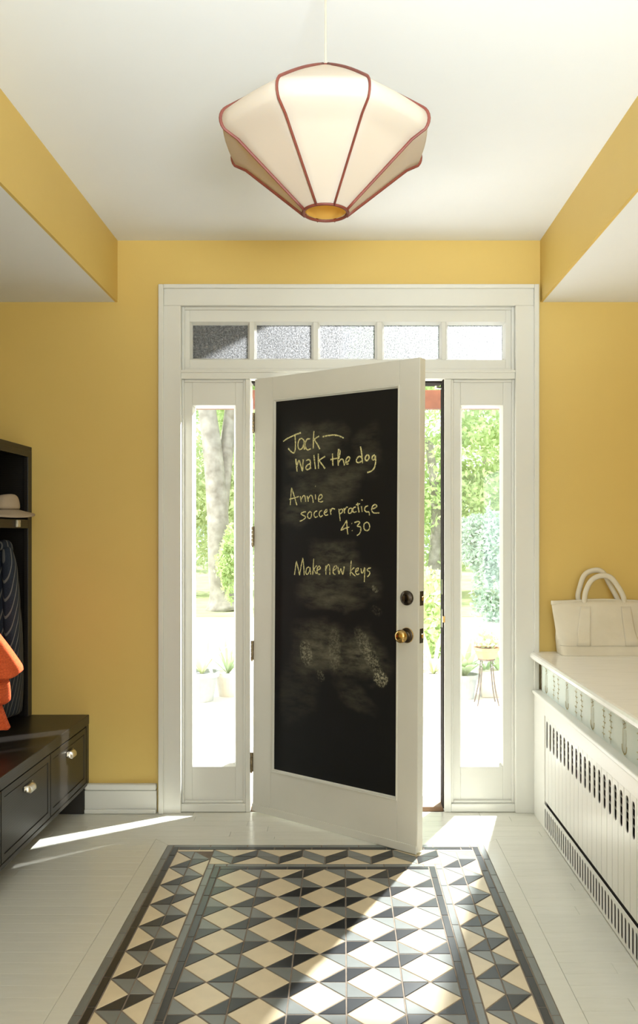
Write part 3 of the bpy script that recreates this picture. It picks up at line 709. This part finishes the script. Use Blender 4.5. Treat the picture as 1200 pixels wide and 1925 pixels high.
# printed sprigs on the band
band_x = CX+.0274
def yzribbon(mb, pts, wd):
    prev = None; n = len(pts); wd *= 1.5
    for i, (a, b) in enumerate(pts):
        p = Vector(pts[max(i-1, 0)]); q = Vector(pts[min(i+1, n-1)]); t = q-p
        if t.length < 1e-7: t = Vector((1, 0))
        t.normalize(); nn = Vector((-t.y, t.x))*wd/2
        cur = ((band_x, a+nn.x, b+nn.y), (band_x, a-nn.x, b-nn.y))
        if prev: mb.add([prev[0], prev[1], cur[1], cur[0]], [(0, 1, 2, 3)])
        prev = cur
def sprig(y, kind):
    mb = MB(og); zb = ZT+.024
    if kind == 0:
        for s in (-.018, -.007, .006, .016): yzribbon(mb, smoothline([Vector((y+s*.7, zb+.002)), Vector((y+s*1.1, zb+.04)), Vector((y+s, zb+.085))], 5), .0017)
        for q in range(5):
            c = Vector((y+.010*math.cos(q*1.26), zb+.105+.012*math.sin(q*1.26)))
            yzribbon(mb, [(c.x+.008*math.cos(t*.7), c.y+.008*math.sin(t*.7)) for t in range(10)], .0018)
        for s in (-1, 1): yzribbon(mb, smoothline([Vector((y, zb)), Vector((y+s*.02, zb+.012)), Vector((y+s*.024, zb+.03))], 5), .004)
    else:
        pts = smoothline([Vector((y, zb)), Vector((y+.008, zb+.03)), Vector((y-.006, zb+.06)), Vector((y+.006, zb+.09)), Vector((y-.002, zb+.118))], 6)
        yzribbon(mb, pts, .0022)
        for i in range(3, len(pts)-1, 4):
            for s in (-1, 1): yzribbon(mb, smoothline([Vector(pts[i]), Vector(pts[i])+Vector((s*.010, .006)), Vector(pts[i])+Vector((s*.015, .002))], 4), .0022)
    mb.build('printed_sprig', 'print', rc)
yy = 3.84
seq = [0, 1, 1]
i = 0
while yy > CY0+.05:
    sprig(yy, seq[i % 3]); yy -= (.14, .075, .14)[i % 3]; i += 1
mt = MB((.9, 3.99, .768))
prof = [(XR, .768), (.905, .768), (.896, .765), (.891, .757), (.891, .745), (.896, .738), (.905, .735), (XR, .735)]
mt.rings([[(px_, CY0-.1, pz) for px_, pz in prof], [(px_, 3.998, pz) for px_, pz in prof]])
mo_ = mt.build('marble_slab', 'marble'); mo_['label'] = 'pale veined marble slab lying on the radiator cover'; mo_['category'] = 'marble slab'
# carcass under the slab behind the band
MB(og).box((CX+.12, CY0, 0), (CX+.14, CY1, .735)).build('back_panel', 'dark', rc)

# ------------------------------------------------------------------ canvas tote
bc = (1.222, 3.918, .768)
bag = thing('tote_bag', 'natural canvas tote bag with two handles on the marble slab', 'bag', bc)
def bag_ring(h):
    t = h/.252
    hl = .206+.038*t; fr = .062*(1-t)**.45+.012                       # half length, half depth
    pw = 7-5.0*min(1, t*1.5)                                          # rectangle at the foot, lens at the rim
    pts = []
    n = 40
    for j in range(n):
        q = 2*math.pi*j/n; c, s = math.cos(q), math.sin(q)
        e = 2/pw if pw > 1 else 2
        x = hl*math.copysign(abs(c)**e, c); y = fr*math.copysign(abs(s)**e, s)
        if t > .3: y = fr*(1-(abs(x)/hl)**2)**.8*math.copysign(1, s)*.999+math.copysign(.0006, s) if abs(x) < hl*.9999 else 0
        z = h + (.004*math.cos(x*13)*t)
        y += .003*math.sin(x*26+h*30)*math.sin(math.pi*min(1, t))
        pts.append((x, y, z))
    return pts
hs = [0, .004, .02, .045, .075, .11, .15, .19, .225, .252]
bd = MB(); bd.rings([bag_ring(h) for h in hs], True, False); bo_ = bd.build('body', 'canvas', bag, smooth=True)
sm = bo_.modifiers.new('thick', 'SOLIDIFY'); sm.thickness = .003; sm.offset = 0
rim = MB(); top = bag_ring(.252); rim.tube([(x*1.004, y*1.12, z-.006) for x, y, z in top], .010, 6, .34, up=(0, 0, 1), closed=True)
rim_m = MB()
rr = [[], [], [], []]
for x, y, z in top:
    sgn = math.copysign(1, y)
    rr[0].append((x*1.006, y+sgn*.003, z+.002)); rr[1].append((x*1.006, y+sgn*.0045, z-.008)); rr[2].append((x*1.004, y+sgn*.003, z-.017)); rr[3].append((x, y-sgn*.001, z-.017))
rim_m.rings(rr, False, False); rim_m.build('rim_band', 'canvas', bag, smooth=True)
def front_y(x, h):
    ring = bag_ring(h); best = min((p for p in ring if p[1] < 0), key=lambda p: abs(p[0]-x)); 
    ps = sorted([p for p in ring if p[1] <= 0.0005], key=lambda p: p[0])
    for a, b in zip(ps[:-1], ps[1:]):
        if a[0] <= x <= b[0]: return a[1]+(b[1]-a[1])*((x-a[0])/max(1e-6, b[0]-a[0]))
    return best[1]
for side in (-1, 1):
    # straps sewn down the face, splaying slightly
    for s in (-1, 1):
        if side == -1:
            st = MB(); rows = []
            for h in (.045, .075, .11, .15, .19, .225):
                t = (h-.045)/.18; xc = s*(.112-.018*t); wd = .032-.009*t
                rows.append([(xc+e*wd, front_y(xc+e*wd, h)-.0045, h) for e in (-1, -.75, -.5, -.25, 0, .25, .5, .75, 1)])
            for a, b in zip(rows[:-1], rows[1:]):
                for i in range(8): st.add([a[i], a[i+1], b[i+1], b[i]], [(0, 1, 2, 3)])
            o = st.build('strap_panel', 'canvas', bag, smooth=True); q = o.modifiers.new('t', 'SOLIDIFY'); q.thickness = .003; q.offset = 0
    lean = .006 if side == -1 else .012; rise = .115 if side == -1 else .138
    pts = [(-.092, side*.014, .225), (-.092, side*.016, .262), (-.085, side*.018+lean*.3, .30), (-.058, side*.02+lean, .252+rise*.83), (-.015, side*.02+lean, .252+rise), (.03, side*.02+lean, .252+rise*.93), (.068, side*.018+lean*.5, .31), (.09, side*.016, .265), (.094, side*.014, .225)]
    if side == 1: pts = [(x-.022 if 0 < i < 8 else x-.010, y, z) for i, (x, y, z) in enumerate(pts)]
    MB().tube(smoothline(pts, 5), .0125, 8, .62, up=(0, 1, 0)).build('handle', 'canvas', bag, smooth=True)
bs = MB(); rows = []
for h in (.0455, .0475): rows.append([(x*1.004, y*1.075-.001*(1 if y > 0 else -1)*-1, z) for x, y, z in bag_ring(h)])
bs.rings(rows, False, False); o = bs.build('base_seam', 'stitch', bag); q = o.modifiers.new('t', 'SOLIDIFY'); q.thickness = .0018

# ------------------------------------------------------------------ pendant lantern
LC = Vector((X(612.5, 2.05), 2.05, 0)); ZB, ZE, ZA = 2.121, 2.303, 2.478; RB, RE = .0535, .2614
lamp = thing('pendant_lantern', 'ivory silk lantern with dark red ribs hanging from the ceiling', 'lamp', (LC.x, LC.y, ZB)); og = (LC.x, LC.y, ZB)
prof = [(RB, ZB)]
for i in range(1, 9): t = i/9; prof.append((RB+(RE-.02-RB)*t, ZB+(ZE-.022-ZB)*t))
for i in range(8):
    a = -40+95*i/7; prof.append((RE-.036+.036*math.cos(R(a)), ZE+.034*math.sin(R(a))))
for i in range(1, 9): t = i/8; r0, z0 = prof[16]; prof.append((r0+(.012-r0)*t, z0+(ZA-z0)*t+.005*math.sin(math.pi*t)))
angs = [R(22.5+45*k) for k in range(8)]
def shade(inset, dz):
    mb = MB(og)
    for k in range(8):
        a0, a1 = angs[k], angs[(k+1) % 8]; vs, fs = [], []; nn = 6
        for (r, z) in prof:
            p0 = Vector((math.cos(a0), math.sin(a0)))*(r-inset); p1 = Vector((math.cos(a1), math.sin(a1)))*(r-inset)
            for j in range(nn+1):
                t = j/nn; q = p0.lerp(p1, t); sag = 1-(.012*math.sin(math.pi*t)*min(1, (r-RB)/.1 if r > RB else 0) if z < ZE-.03 else -.022*math.sin(math.pi*t))
                if r <= RB+1e-6: q = q.normalized()*(r-inset)
                q = q*sag; vs.append((LC.x+q.x, LC.y+q.y, z+dz))
        for i in range(len(prof)-1):
            for j in range(nn): fs.append((i*(nn+1)+j, i*(nn+1)+j+1, (i+1)*(nn+1)+j+1, (i+1)*(nn+1)+j))
        mb.add(vs, fs)
    return mb
for k in range(8):
    pts = [(LC.x+math.cos(angs[k])*(r+.0012), LC.y+math.sin(angs[k])*(r+.0012), z) for r, z in prof]
    MB(og).tube(pts, .0052, 8, .5, up=(-math.sin(angs[k]), math.cos(angs[k]), 0)).build('rib', 'rib', lamp, smooth=True)
sh = shade(0, 0); sh.build('silk_shade', 'silk', lamp, smooth=True)
li = shade(.006, .002); li.build('gold_lining', 'lining', lamp, smooth=True)
MB(og).tube([(LC.x+(RB+.001)*math.cos(q), LC.y+(RB+.001)*math.sin(q), ZB) for q in [2*math.pi*j/40 for j in range(40)]], .0042, 8, .8, closed=True).build('bottom_ring', 'rib', lamp, smooth=True)
MB(og).tube([(LC.x, LC.y, ZA-.004), (LC.x, LC.y, ZC)], .0022, 8).build('cord', 'cord', lamp)
MB(og).lathe([(.016, ZA-.006), (.016, ZA+.002), (.004, ZA+.008)], (LC.x, LC.y, 0), 'z', 16).build('top_cap', 'rib', lamp, smooth=True)
light('lantern_fill', 'POINT', (LC.x, LC.y, ZE+.03), (0, 0, 0), 0.34, (1.0, 0.84, 0.58), shadow_soft_size=0.025)  # unseen source, added to brighten the gold inside of the shade
MB(og).lathe([(.05, ZC-.018), (.052, ZC-.001)], (LC.x, LC.y, 0), 'z', 20).build('ceiling_rose', 'ceiling', lamp, smooth=True)

# ------------------------------------------------------------------ bench with drawers
BX, BYF = -1.215, 3.998
bench = thing('storage_bench', 'black stained bench with a row of drawers under the locker', 'bench', (BX, BYF, 0)); og = (BX, BYF, 0)
BN = 1.98
MB(og).box((XL+.002, BN, .420), (BX, BYF, .466)).build('bench_top', 'stain', bench, bevel=.003)
MB(og).box((XL+.002, BN, .150), (BX-.022, BYF-.002, .418)).build('carcass', 'stain', bench)
MB(og).box((BX-.03, BN, .1325), (BX-.002, BYF, .150)).build('bottom_rail', 'stain', bench, bevel=.002)
MB(og).box((BX-.022, 3.962, .150), (BX-.002, BYF, .420)).build('end_stile', 'stain', bench, bevel=.002)
MB(og).box((XL+.002, 3.965, 0), (BX-.018, BYF, .1325)).build('end_support', 'dark', bench)
MB(og).box((XL+.002, BN, 0), (-1.75, 3.965, .1325)).build('plinth', 'dark', bench)
edges = [3.960, 3.478, 2.974, 2.470, 1.99]
for a, b in zip(edges[:-1], edges[1:]):
    y0, y1 = b+.003, a-.003
    dw = MB(og); xf = BX-.003
    e1, e2 = .026, .030
    def rc_(dy, dz, x): return [(x, y0+dy, .153+dz), (x, y1-dy, .153+dz), (x, y1-dy, .414-dz), (x, y0+dy, .414-dz)]
    dw.rings([rc_(0, 0, xf-.018), rc_(0, 0, xf-.001), rc_(.001, .001, xf), rc_(e1, e1, xf), rc_(e1+.001, e1+.001, xf-.004), rc_(e2, e2, xf-.004), rc_(e2+.001, e2+.001, xf-.002)])
    dr = dw.build('drawer', 'stain', bench)
    ym = (a+b)/2+.005; zh = .352
    cup = MB(og); rows = []
    for i in range(9):                                        # cup pull: quarter shell
        t = -1+2*i/8; r = .021*math.sqrt(max(0, 1-abs(t)**10))+.002
        rows.append([(xf+r*math.cos(q)*.95, ym+t*.040, zh-.008+r*1.0*math.sin(q)) for q in [R(-18+108*j/8) for j in range(9)]])
    for r0, r1 in zip(rows[:-1], rows[1:]):
        for j in range(8): cup.add([r0[j], r0[j+1], r1[j+1], r1[j]], [(0, 1, 2, 3)])
    o = cup.build('cup_pull', 'nickel', dr, smooth=True); q = o.modifiers.new('t', 'SOLIDIFY'); q.thickness = .002
    MB(og).box((xf-.001, ym-.045, zh-.004), (xf+.0025, ym+.045, zh+.014)).build('pull_plate', 'nickel', dr, bevel=.001)

# ------------------------------------------------------------------ open locker above the bench
KX, KT = -1.490, 1.745
lk = thing('open_locker', 'tall black open locker with shelf standing on the bench', 'locker', (KX, 3.998, .466)); og = (KX, 3.998, .466)
KN = 2.55; ZB_ = .4665
MB(og).box((XL+.002, KN, ZB_), (XL+.014, 3.998, KT)).build('back_panel', 'stain', lk)
MB(og).box((XL+.014, KN, KT-.02), (KX, 3.998, KT)).build('top', 'stain', lk, bevel=.002)
MB(og).box((XL+.014, 3.978, ZB_), (KX-.001, 3.998, KT-.02)).build('side_panel', 'stain', lk)
stl = [(3.950, 3.998)]; yy = 3.617
while yy > KN: stl.append((yy-.045, yy)); yy -= .38
for i, (a, b) in enumerate(stl):
    MB(og).box((KX-.02, a, ZB_), (KX, b, KT-.02)).build('stile', 'stain', lk, bevel=.002)
    if i: MB(og).box((XL+.014, (a+b)/2-.009, ZB_), (KX-.02, (a+b)/2+.009, KT-.02)).build('divider', 'stain', lk)
MB(og).box((KX-.02, KN, KT-.05), (KX+.0005, 3.950, KT-.02)).build('top_rail', 'stain', lk)
MB(og).box((XL+.014, KN, 1.378), (KX-.02, 3.978, 1.398)).build('shelf', 'stain', lk)
MB(og).box((KX-.02, KN, 1.357), (KX+.0005, 3.950, 1.398)).build('shelf_rail', 'stain', lk, bevel=.002)
for yk in (3.815, 3.40, 3.0):
    MB(og).box((KX, yk-.018, 1.361), (KX+.012, yk+.018, 1.395)).build('pearl_knob', 'pearl', lk, bevel=.004)
for yk in (3.80, 3.42):
    pk = MB(og).tube([(XL+.014, yk, 1.19), (XL+.10, yk, 1.20), (-1.66, yk, 1.225)], .008, 8); pk.build('coat_peg', 'nickel', lk, smooth=True)

# fedora on the shelf
HC = (-1.558, 3.775, 1.402)
hat = thing('fedora_hat', 'grey-brown felt fedora on the locker shelf', 'hat', HC)
cr = MB(); rings = []
for r, h in [(.098, .030), (.099, .045), (.097, .066), (.092, .088), (.084, .101), (.070, .107), (.045, .104), (.02, .096), (.004, .094)]:
    ring = []
    for j in range(32):
        q = 2*math.pi*j/32; c, s_ = math.cos(q), math.sin(q)
        ex = 1.0+.08*abs(s_); pin = 1-.10*max(0, h-.05)/.05*max(0, -s_)*abs(c)
        ring.append((r*c*pin*.92, r*s_*ex*pin, h-.014*max(0, (h-.06)/.05)*(1-abs(c)) + .004*c))
    rings.append(ring)
cr.rings(rings, True, True); o = cr.build('crown', 'felt', hat, smooth=True); subsurf(o)
br = MB(); rings = []
for r, dz_ in [(.090, 0), (.105, 0), (.125, 0), (.148, 0), (.166, 0), (.166, -.004), (.148, -.004), (.125, -.004), (.105, -.004), (.090, -.004)]:
    ring = []
    for j in range(48):
        q = 2*math.pi*j/48; c, s_ = math.cos(q), math.sin(q); k = (r-.09)/.076
        droop = max(0, math.cos(q+R(40)))**1.2
        ring.append((r*c*.92, r*s_*1.06, .040+dz_-(.036*k**1.1)*droop-.012*k*(1-droop)+.012*k*k*max(0, -math.cos(q+R(40)))))
    rings.append(ring)
br.rings(rings, closed=True); br.build('brim', 'felt', hat, smooth=True)

# garments: lofted hanging cloth with folds
def cloth(name, mat, parent, rows, folds, amp, seed, n=44, caps=(True, True)):
    """rows: (z, yc, xc, half_y, half_x)"""
    rg = random.Random(seed); ph = [rg.uniform(0, 6.28) for _ in range(6)]
    mb = MB(); rings = []
    rows = [tuple(q) for q in smoothline([Vector(r) for r in rows], 4)] if False else rows
    for k, (z, yc, xc, hy, hx) in enumerate(rows):
        t = k/(len(rows)-1); ring = []
        for j in range(n):
            q = 2*math.pi*j/n
            a = 1+amp*(.25+.75*t)*(math.sin(folds*q+ph[0]+t*1.3)+.5*math.sin((folds*2+1)*q+ph[1]-t*2))
            ring.append((xc+hx*math.cos(q)*a, yc+hy*math.sin(q)*a, z+.006*math.sin(3*q+ph[2])*t))
        rings.append(ring)
    mb.rings(rings, *caps); o = mb.build(name, mat, parent, smooth=True); subsurf(o); return o
def interp(rows, k):
    out = []
    for a, b in zip(rows[:-1], rows[1:]):
        for j in range(k): t = j/k; out.append(tuple(p+(q-p)*t for p, q in zip(a, b)))
    return out+[rows[-1]]
cx_, cy_ = -1.553, 3.80
coat = thing('striped_jacket', 'dark navy striped jacket hanging inside the locker', 'jacket', (cx_, cy_, .47))
g0 = .47
cloth('body', 'denim', coat, interp([(1.30-g0, 0, 0, .012, .012), (1.28-g0, .0, 0, .032, .03), (1.20-g0, .004, 0, .062, .05), (1.08-g0, .008, .0, .090, .06), (.93-g0, .012, .005, .115, .07), (.78-g0, .014, .005, .124, .072), (.62-g0, .012, .005, .122, .075), (.492-g0, .008, .005, .114, .07)], 3), 7, .05, 3)
cloth('sleeve', 'denim', coat, interp([(1.275-g0, -.030, .035, .02, .02), (1.20-g0, -.052, .055, .036, .032), (1.05-g0, -.064, .070, .040, .036), (.88-g0, -.072, .075, .040, .036), (.72-g0, -.078, .075, .038, .034)], 3), 3, .05, 5)
cloth('collar', 'denim', coat, interp([(1.305-g0, 0, .01, .02, .02), (1.28-g0, -.006, .018, .038, .030), (1.245-g0, -.012, .025, .042, .032)], 2), 3, .05, 8)
sy_ = 3.470; sx_ = -1.425
swt = thing('orange_sweater', 'orange knitted sweater hanging at the locker front', 'sweater', (sx_, sy_, .47))
cloth('body', 'knit', swt, interp([(1.10-g0, -.05, -.13, .02, .02), (1.0-g0, -.035, -.105, .05, .045), (.93-g0, -.015, -.075, .085, .055), (.85-g0, .0, -.038, .12, .062), (.765-g0, .012, .0, .150, .068), (.740-g0, .012, .004, .152, .066)], 3), 6, .035, 11)
cloth('lining_flap', 'knit', swt, interp([(.80-g0, -.03, -.035, .10, .05), (.70-g0, -.02, -.016, .105, .05), (.625-g0, -.018, -.012, .106, .05)], 3), 6, .03, 12)
cloth('sleeve', 'knit', swt, interp([(.78-g0, -.07, -.05, .055, .04), (.64-g0, -.055, -.022, .06, .04), (.550-g0, -.045, .004, .062, .042), (.528-g0, -.043, .012, .066, .042)], 3), 9, .05, 13)

# ------------------------------------------------------------------ outdoors
TZ = -.15
S(MB().box((-9, WY+TH+.001, TZ-.25), (9, 7.75, TZ)).build('floor_terrace', 'terrace'), 'sunlit pale stone terrace outside the door')
S(MB().box((-60, 7.75, -.6), (60, 16.2, -.30)).build('floor_drive', 'gravel'), 'pale gravel drive beyond the terrace')
S(MB().box((-60, 16.2, -.6), (60, 80, -.29)).build('floor_lawn', 'grass'), 'lawn under the garden trees')
st = thing('entrance_step', 'pale stone step outside the entrance threshold', 'step', (0, 4.35, TZ))
MB((0, 4.35, TZ)).box((-.8, WY+TH+.031, TZ), (.8, 4.55, -.012)).build('tread', 'stone', st, bevel=.01)
# roof added over the left side to darken the left transom panes
pr = thing('added_roof', 'added dark boarded roof that darkens the left transom panes', 'roof', (-2, WY+TH, 2.5)); og = (-2, WY+TH, 2.5)
xx = -4.5
while xx < -.06:
    MB(og).box((xx+.002, WY+TH+.002, 2.50), (min(xx+.12, 0.0)-.002, 6.2, 2.53)).build('roof_board', 'roofboard', pr); xx += .12
MB(og).box((-4.5, WY+TH+.002, 2.53), (0.0, 6.2, 2.60)).build('roof_deck', 'roofboard', pr)
for xx in (-4.4, -2.2):
    MB(og).box((xx, 6.05, TZ), (xx+.1, 6.15, 2.50)).build('porch_post', 'cedar', pr)
pb = thing('garden_pergola', 'reddish timber pergola beam at the terrace edge', 'pergola', (0, 7.7, TZ)); og = (0, 7.7, TZ)
MB(og).box((-3.6, 7.66, Z(768, 7.66)), (3.6, 7.74, Z(733, 7.66))).build('beam', 'cedar', pb, bevel=.004)
for xx in (-3.4, 3.3): MB(og).box((xx, 7.65, TZ), (xx+.1, 7.75, Z(768, 7.66))).build('post', 'cedar', pb)

def leaves(mb, c, rad, n, size, rg, hollow=.35, flat=1.0):
    u = rg.normal(size=(n, 3)); u /= np.linalg.norm(u, axis=1)[:, None]
    r = (hollow+(1-hollow)*rg.random(n))**.6
    # lumpy outline
    lump = 1+.22*np.sin(u[:, 0]*5+c[0])*np.sin(u[:, 1]*4+c[1])+.2*np.sin(u[:, 2]*6+c[0]*2)
    p = u*(r*lump)[:, None]*np.array(rad)+np.array(c)
    a = rg.normal(size=(n, 3)); a /= np.linalg.norm(a, axis=1)[:, None]
    b = np.cross(a, rg.normal(size=(n, 3))); b /= np.linalg.norm(b, axis=1)[:, None]
    s = size*(.6+.8*rg.random(n))[:, None]
    V = np.stack([p-a*s, p+b*s*.45, p+a*s, p-b*s*.45], 1).reshape(-1, 3)-np.array(mb.o)
    n0 = len(mb.v); mb.v += [tuple(q) for q in V]; mb.f += [(n0+4*i, n0+4*i+1, n0+4*i+2, n0+4*i+3) for i in range(n)]
def tree(name, label, cat, base, trunk, r0, blobs, mat, size, n, group=None, branches=()):
    o = thing(name, label, cat, base, group=group); rg = np.random.default_rng(abs(hash(label)) % 1000 if False else len(label)*7+int(abs(base[0])*10))
    if trunk:
        k = len(trunk); rr_ = [r0*(1.25 if i == 0 else 1)*(1-.45*i/(k-1)) for i in range(k)]
        pts = smoothline([Vector(p) for p in trunk], 5); m_ = len(pts)
        rs = [r0*(1.6-.6*min(1, i/2.5))*(1-.4*i/(m_-1)) for i in range(m_)]
        MB(base).tube(pts, rs, 14, up=(0, 1, 0)).build('trunk', 'bark', o, smooth=True)
        for bp, br_ in branches:
            pts = smoothline([Vector(p) for p in bp], 4); MB(base).tube(pts, [br_*(1-.6*i/(len(pts)-1)) for i in range(len(pts))], 8, up=(0, 1, 0)).build('branch', 'bark', o, smooth=True)
    mb = MB(base)
    for c, rad in blobs: leaves(mb, c, rad, n, size, rg)
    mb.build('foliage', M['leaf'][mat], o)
    return o
GZ = -.29
ty = 17.6
def tp(px, py, Y): return (X(px, Y), Y, Z(py, Y))
tree('oak_tree', 'tall leaning tree with a thick pale grey trunk seen through the left sidelight', 'tree', (X(420, ty), ty, GZ),
     [(X(421, ty), ty, GZ), tp(414, 1080, ty), tp(409, 960, ty), tp(400, 850, ty), tp(386, 740, ty), tp(375, 600, ty)], .27,
     [((X(400, ty)-.4, ty+1.2, 7.0), (3.2, 2.0, 1.7)), ((X(430, ty)+.5, ty+2.4, 4.2), (1.2, 1, 1.3))], 0, .08, 6000, branches=[([tp(412, 960, ty), tp(425, 850, ty+.3), tp(437, 740, ty+.4), tp(450, 600, ty+.5)], .2)])
bgp = [('birch_tree', 'light green young tree behind the leaning trunk', -4.1, 21.5, 3.6, 3.4, 3), ('garden_tree', 'mid green bushy tree beyond the drive beside the leaning trunk', -3.6, 28, 4.2, 3.6, 1), ('maple_tree', 'bushy yellow-green tree seen past the open door edge', 2.3, 21.5, 3.8, 3.4, 0), ('linden_tree', 'pale green tall tree behind the rounded shrub', 4.8, 28, 4.4, 4.0, 3), ('ash_tree', 'loose light tree in the middle of the garden', .2, 34.5, 4, 3.6, 0), ('beech_tree', 'broad grey-green tree beyond the pergola post', 8.6, 34.5, 4, 3.8, 2), ('willow_tree', 'drooping pale tree far behind the terrace pots', -9.0, 34.5, 4, 3.8, 3)]
for nm, lb, x_, y_, h_, rr_, mt_ in bgp:
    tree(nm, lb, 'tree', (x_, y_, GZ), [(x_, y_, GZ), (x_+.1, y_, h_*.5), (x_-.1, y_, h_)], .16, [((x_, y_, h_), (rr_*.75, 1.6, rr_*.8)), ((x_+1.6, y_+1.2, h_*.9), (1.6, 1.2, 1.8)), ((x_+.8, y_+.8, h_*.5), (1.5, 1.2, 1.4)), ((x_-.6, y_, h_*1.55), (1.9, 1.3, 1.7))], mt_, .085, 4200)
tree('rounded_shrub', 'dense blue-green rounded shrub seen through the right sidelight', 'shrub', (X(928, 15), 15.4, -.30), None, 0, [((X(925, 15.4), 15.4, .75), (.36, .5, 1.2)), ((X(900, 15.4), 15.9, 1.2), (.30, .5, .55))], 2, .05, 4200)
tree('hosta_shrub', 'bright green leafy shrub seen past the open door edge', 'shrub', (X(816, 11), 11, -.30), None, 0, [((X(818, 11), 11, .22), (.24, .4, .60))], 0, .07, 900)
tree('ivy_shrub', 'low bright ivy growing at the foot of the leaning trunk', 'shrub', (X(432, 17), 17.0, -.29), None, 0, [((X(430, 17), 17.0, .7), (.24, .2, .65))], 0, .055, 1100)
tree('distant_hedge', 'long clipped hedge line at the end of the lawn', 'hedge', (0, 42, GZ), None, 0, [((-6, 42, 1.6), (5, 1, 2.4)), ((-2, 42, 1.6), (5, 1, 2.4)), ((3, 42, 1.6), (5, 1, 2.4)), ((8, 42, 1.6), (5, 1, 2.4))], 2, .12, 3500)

def pot_mesh(mb, c, r, h):
    mb.lathe([(r*.66, 0), (r*.92, h*.82), (r*1.04, h*.83), (r*1.06, h), (r*.94, h), (r*.9, h*.88)], c, 'z', 24)
def strap_plant(o, base, n, ln, wd, mat, seed, up=.9):
    rg = random.Random(seed)
    for k in range(n):
        a = rg.uniform(0, 6.28); l = ln*rg.uniform(.6, 1.1); sp = rg.uniform(.25, .9)
        mb = MB(base); prev = None; q = 8
        for i in range(q+1):
            t = i/q; r = sp*l*t; z = l*up*(t-.62*sp*t*t); wv = wd*math.sin(math.pi*min(.97, t*.85+.12))
            c = Vector((base[0]+math.cos(a)*r, base[1]+math.sin(a)*r, base[2]+z)); nn = Vector((-math.sin(a), math.cos(a), 0))*wv
            cur = (c+nn, c-nn)
            if prev: mb.add([prev[0], prev[1], cur[1], cur[0]], [(0, 1, 2, 3)])
            prev = cur
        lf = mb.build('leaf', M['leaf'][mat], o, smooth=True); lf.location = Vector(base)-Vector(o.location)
pots = [('potted_agave', 'grey pot with long arching strap leaves at the terrace edge behind the left sidelight', X(380, 7.4), 7.4, .15, .26, 'greypot', 3, 16, .55, .018),
        ('potted_lily', 'pale stone pot of thin upright leaves beside the grey pot', X(428, 7.62), 7.64, .13, .22, 'stone', 1, 16, .48, .014),
        ('potted_grass', 'pale stone pot of strap leaves seen past the open door edge', X(815, 7.5), 7.5, .14, .24, 'stone', 3, 18, .58, .016),
        ('potted_fern', 'low grey pot of broad green leaves under the iron plant stand', X(874, 7.5), 7.5, .12, .22, 'greypot', 1, 22, .42, .03)]
for i, (nm, lb, x_, y_, r_, h_, mt_, lf_, n_, ln_, wd_) in enumerate(pots):
    o = thing(nm, lb, 'potted plant', (x_, y_, TZ)); og = (x_, y_, TZ)
    mb = MB(og); pot_mesh(mb, (x_, y_, TZ), r_, h_); mb.build('pot', mt_, o, smooth=False)
    MB(og).lathe([(r_*.88, TZ+h_*.86), (r_*.2, TZ+h_*.9)], (x_, y_, 0), 'z', 16).build('soil', 'soil', o)
    strap_plant(o, (x_, y_, TZ+h_*.88), n_, ln_, wd_, lf_, i+3)
x_, y_ = X(941, 7.55), 7.62
tr = thing('stone_trough', 'pale stone trough with green plants behind the iron stand', 'planter', (x_, y_, TZ)); og = (x_, y_, TZ)
m = MB(og); m.rings([[(x_-.17, y_-.1, TZ), (x_+.3, y_-.1, TZ), (x_+.3, y_+.1, TZ), (x_-.17, y_+.1, TZ)], [(x_-.19, y_-.12, TZ+.24), (x_+.32, y_-.12, TZ+.24), (x_+.32, y_+.12, TZ+.24), (x_-.19, y_+.12, TZ+.24)]]); m.build('trough', 'stone', tr, bevel=.012)
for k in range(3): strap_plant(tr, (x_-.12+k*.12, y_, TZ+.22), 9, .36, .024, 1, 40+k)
x_, y_ = X(915, 7.25), 7.25
sd = thing('iron_plant_stand', 'slender wrought iron plant stand on the terrace', 'plant stand', (x_, y_, TZ)); og = (x_, y_, TZ)
zt = Z(1232, y_)
for k in range(4):
    a = R(45+90*k); MB(og).tube(smoothline([Vector((x_+.10*math.cos(a), y_+.10*math.sin(a), zt+.06)), Vector((x_+.065*math.cos(a), y_+.065*math.sin(a), zt-.05)), Vector((x_+.09*math.cos(a), y_+.09*math.sin(a), TZ+.15)), Vector((x_+.13*math.cos(a), y_+.13*math.sin(a), TZ))], 4), .006, 6).build('leg', 'wire', sd)
MB(og).tube([(x_+.07*math.cos(q*.35), y_+.07*math.sin(q*.35), zt-.035) for q in range(18)], .006, 6, closed=True).build('ring', 'wire', sd)
tpot = thing('terracotta_bowl', 'terracotta bowl of leafy plants standing on the iron stand', 'potted plant', (x_, y_, zt-.029)); og = (x_, y_, zt-.029)
MB(og).lathe([(.068, 0), (.075, .004), (.102, .07), (.112, .075), (.115, .10), (.10, .10), (.096, .085)], (x_, y_, zt-.029), 'z', 24).build('bowl', 'terracotta', tpot)
MB(og).lathe([(.098, zt+.058), (.02, zt+.064)], (x_, y_, 0), 'z', 16).build('soil', 'soil', tpot)
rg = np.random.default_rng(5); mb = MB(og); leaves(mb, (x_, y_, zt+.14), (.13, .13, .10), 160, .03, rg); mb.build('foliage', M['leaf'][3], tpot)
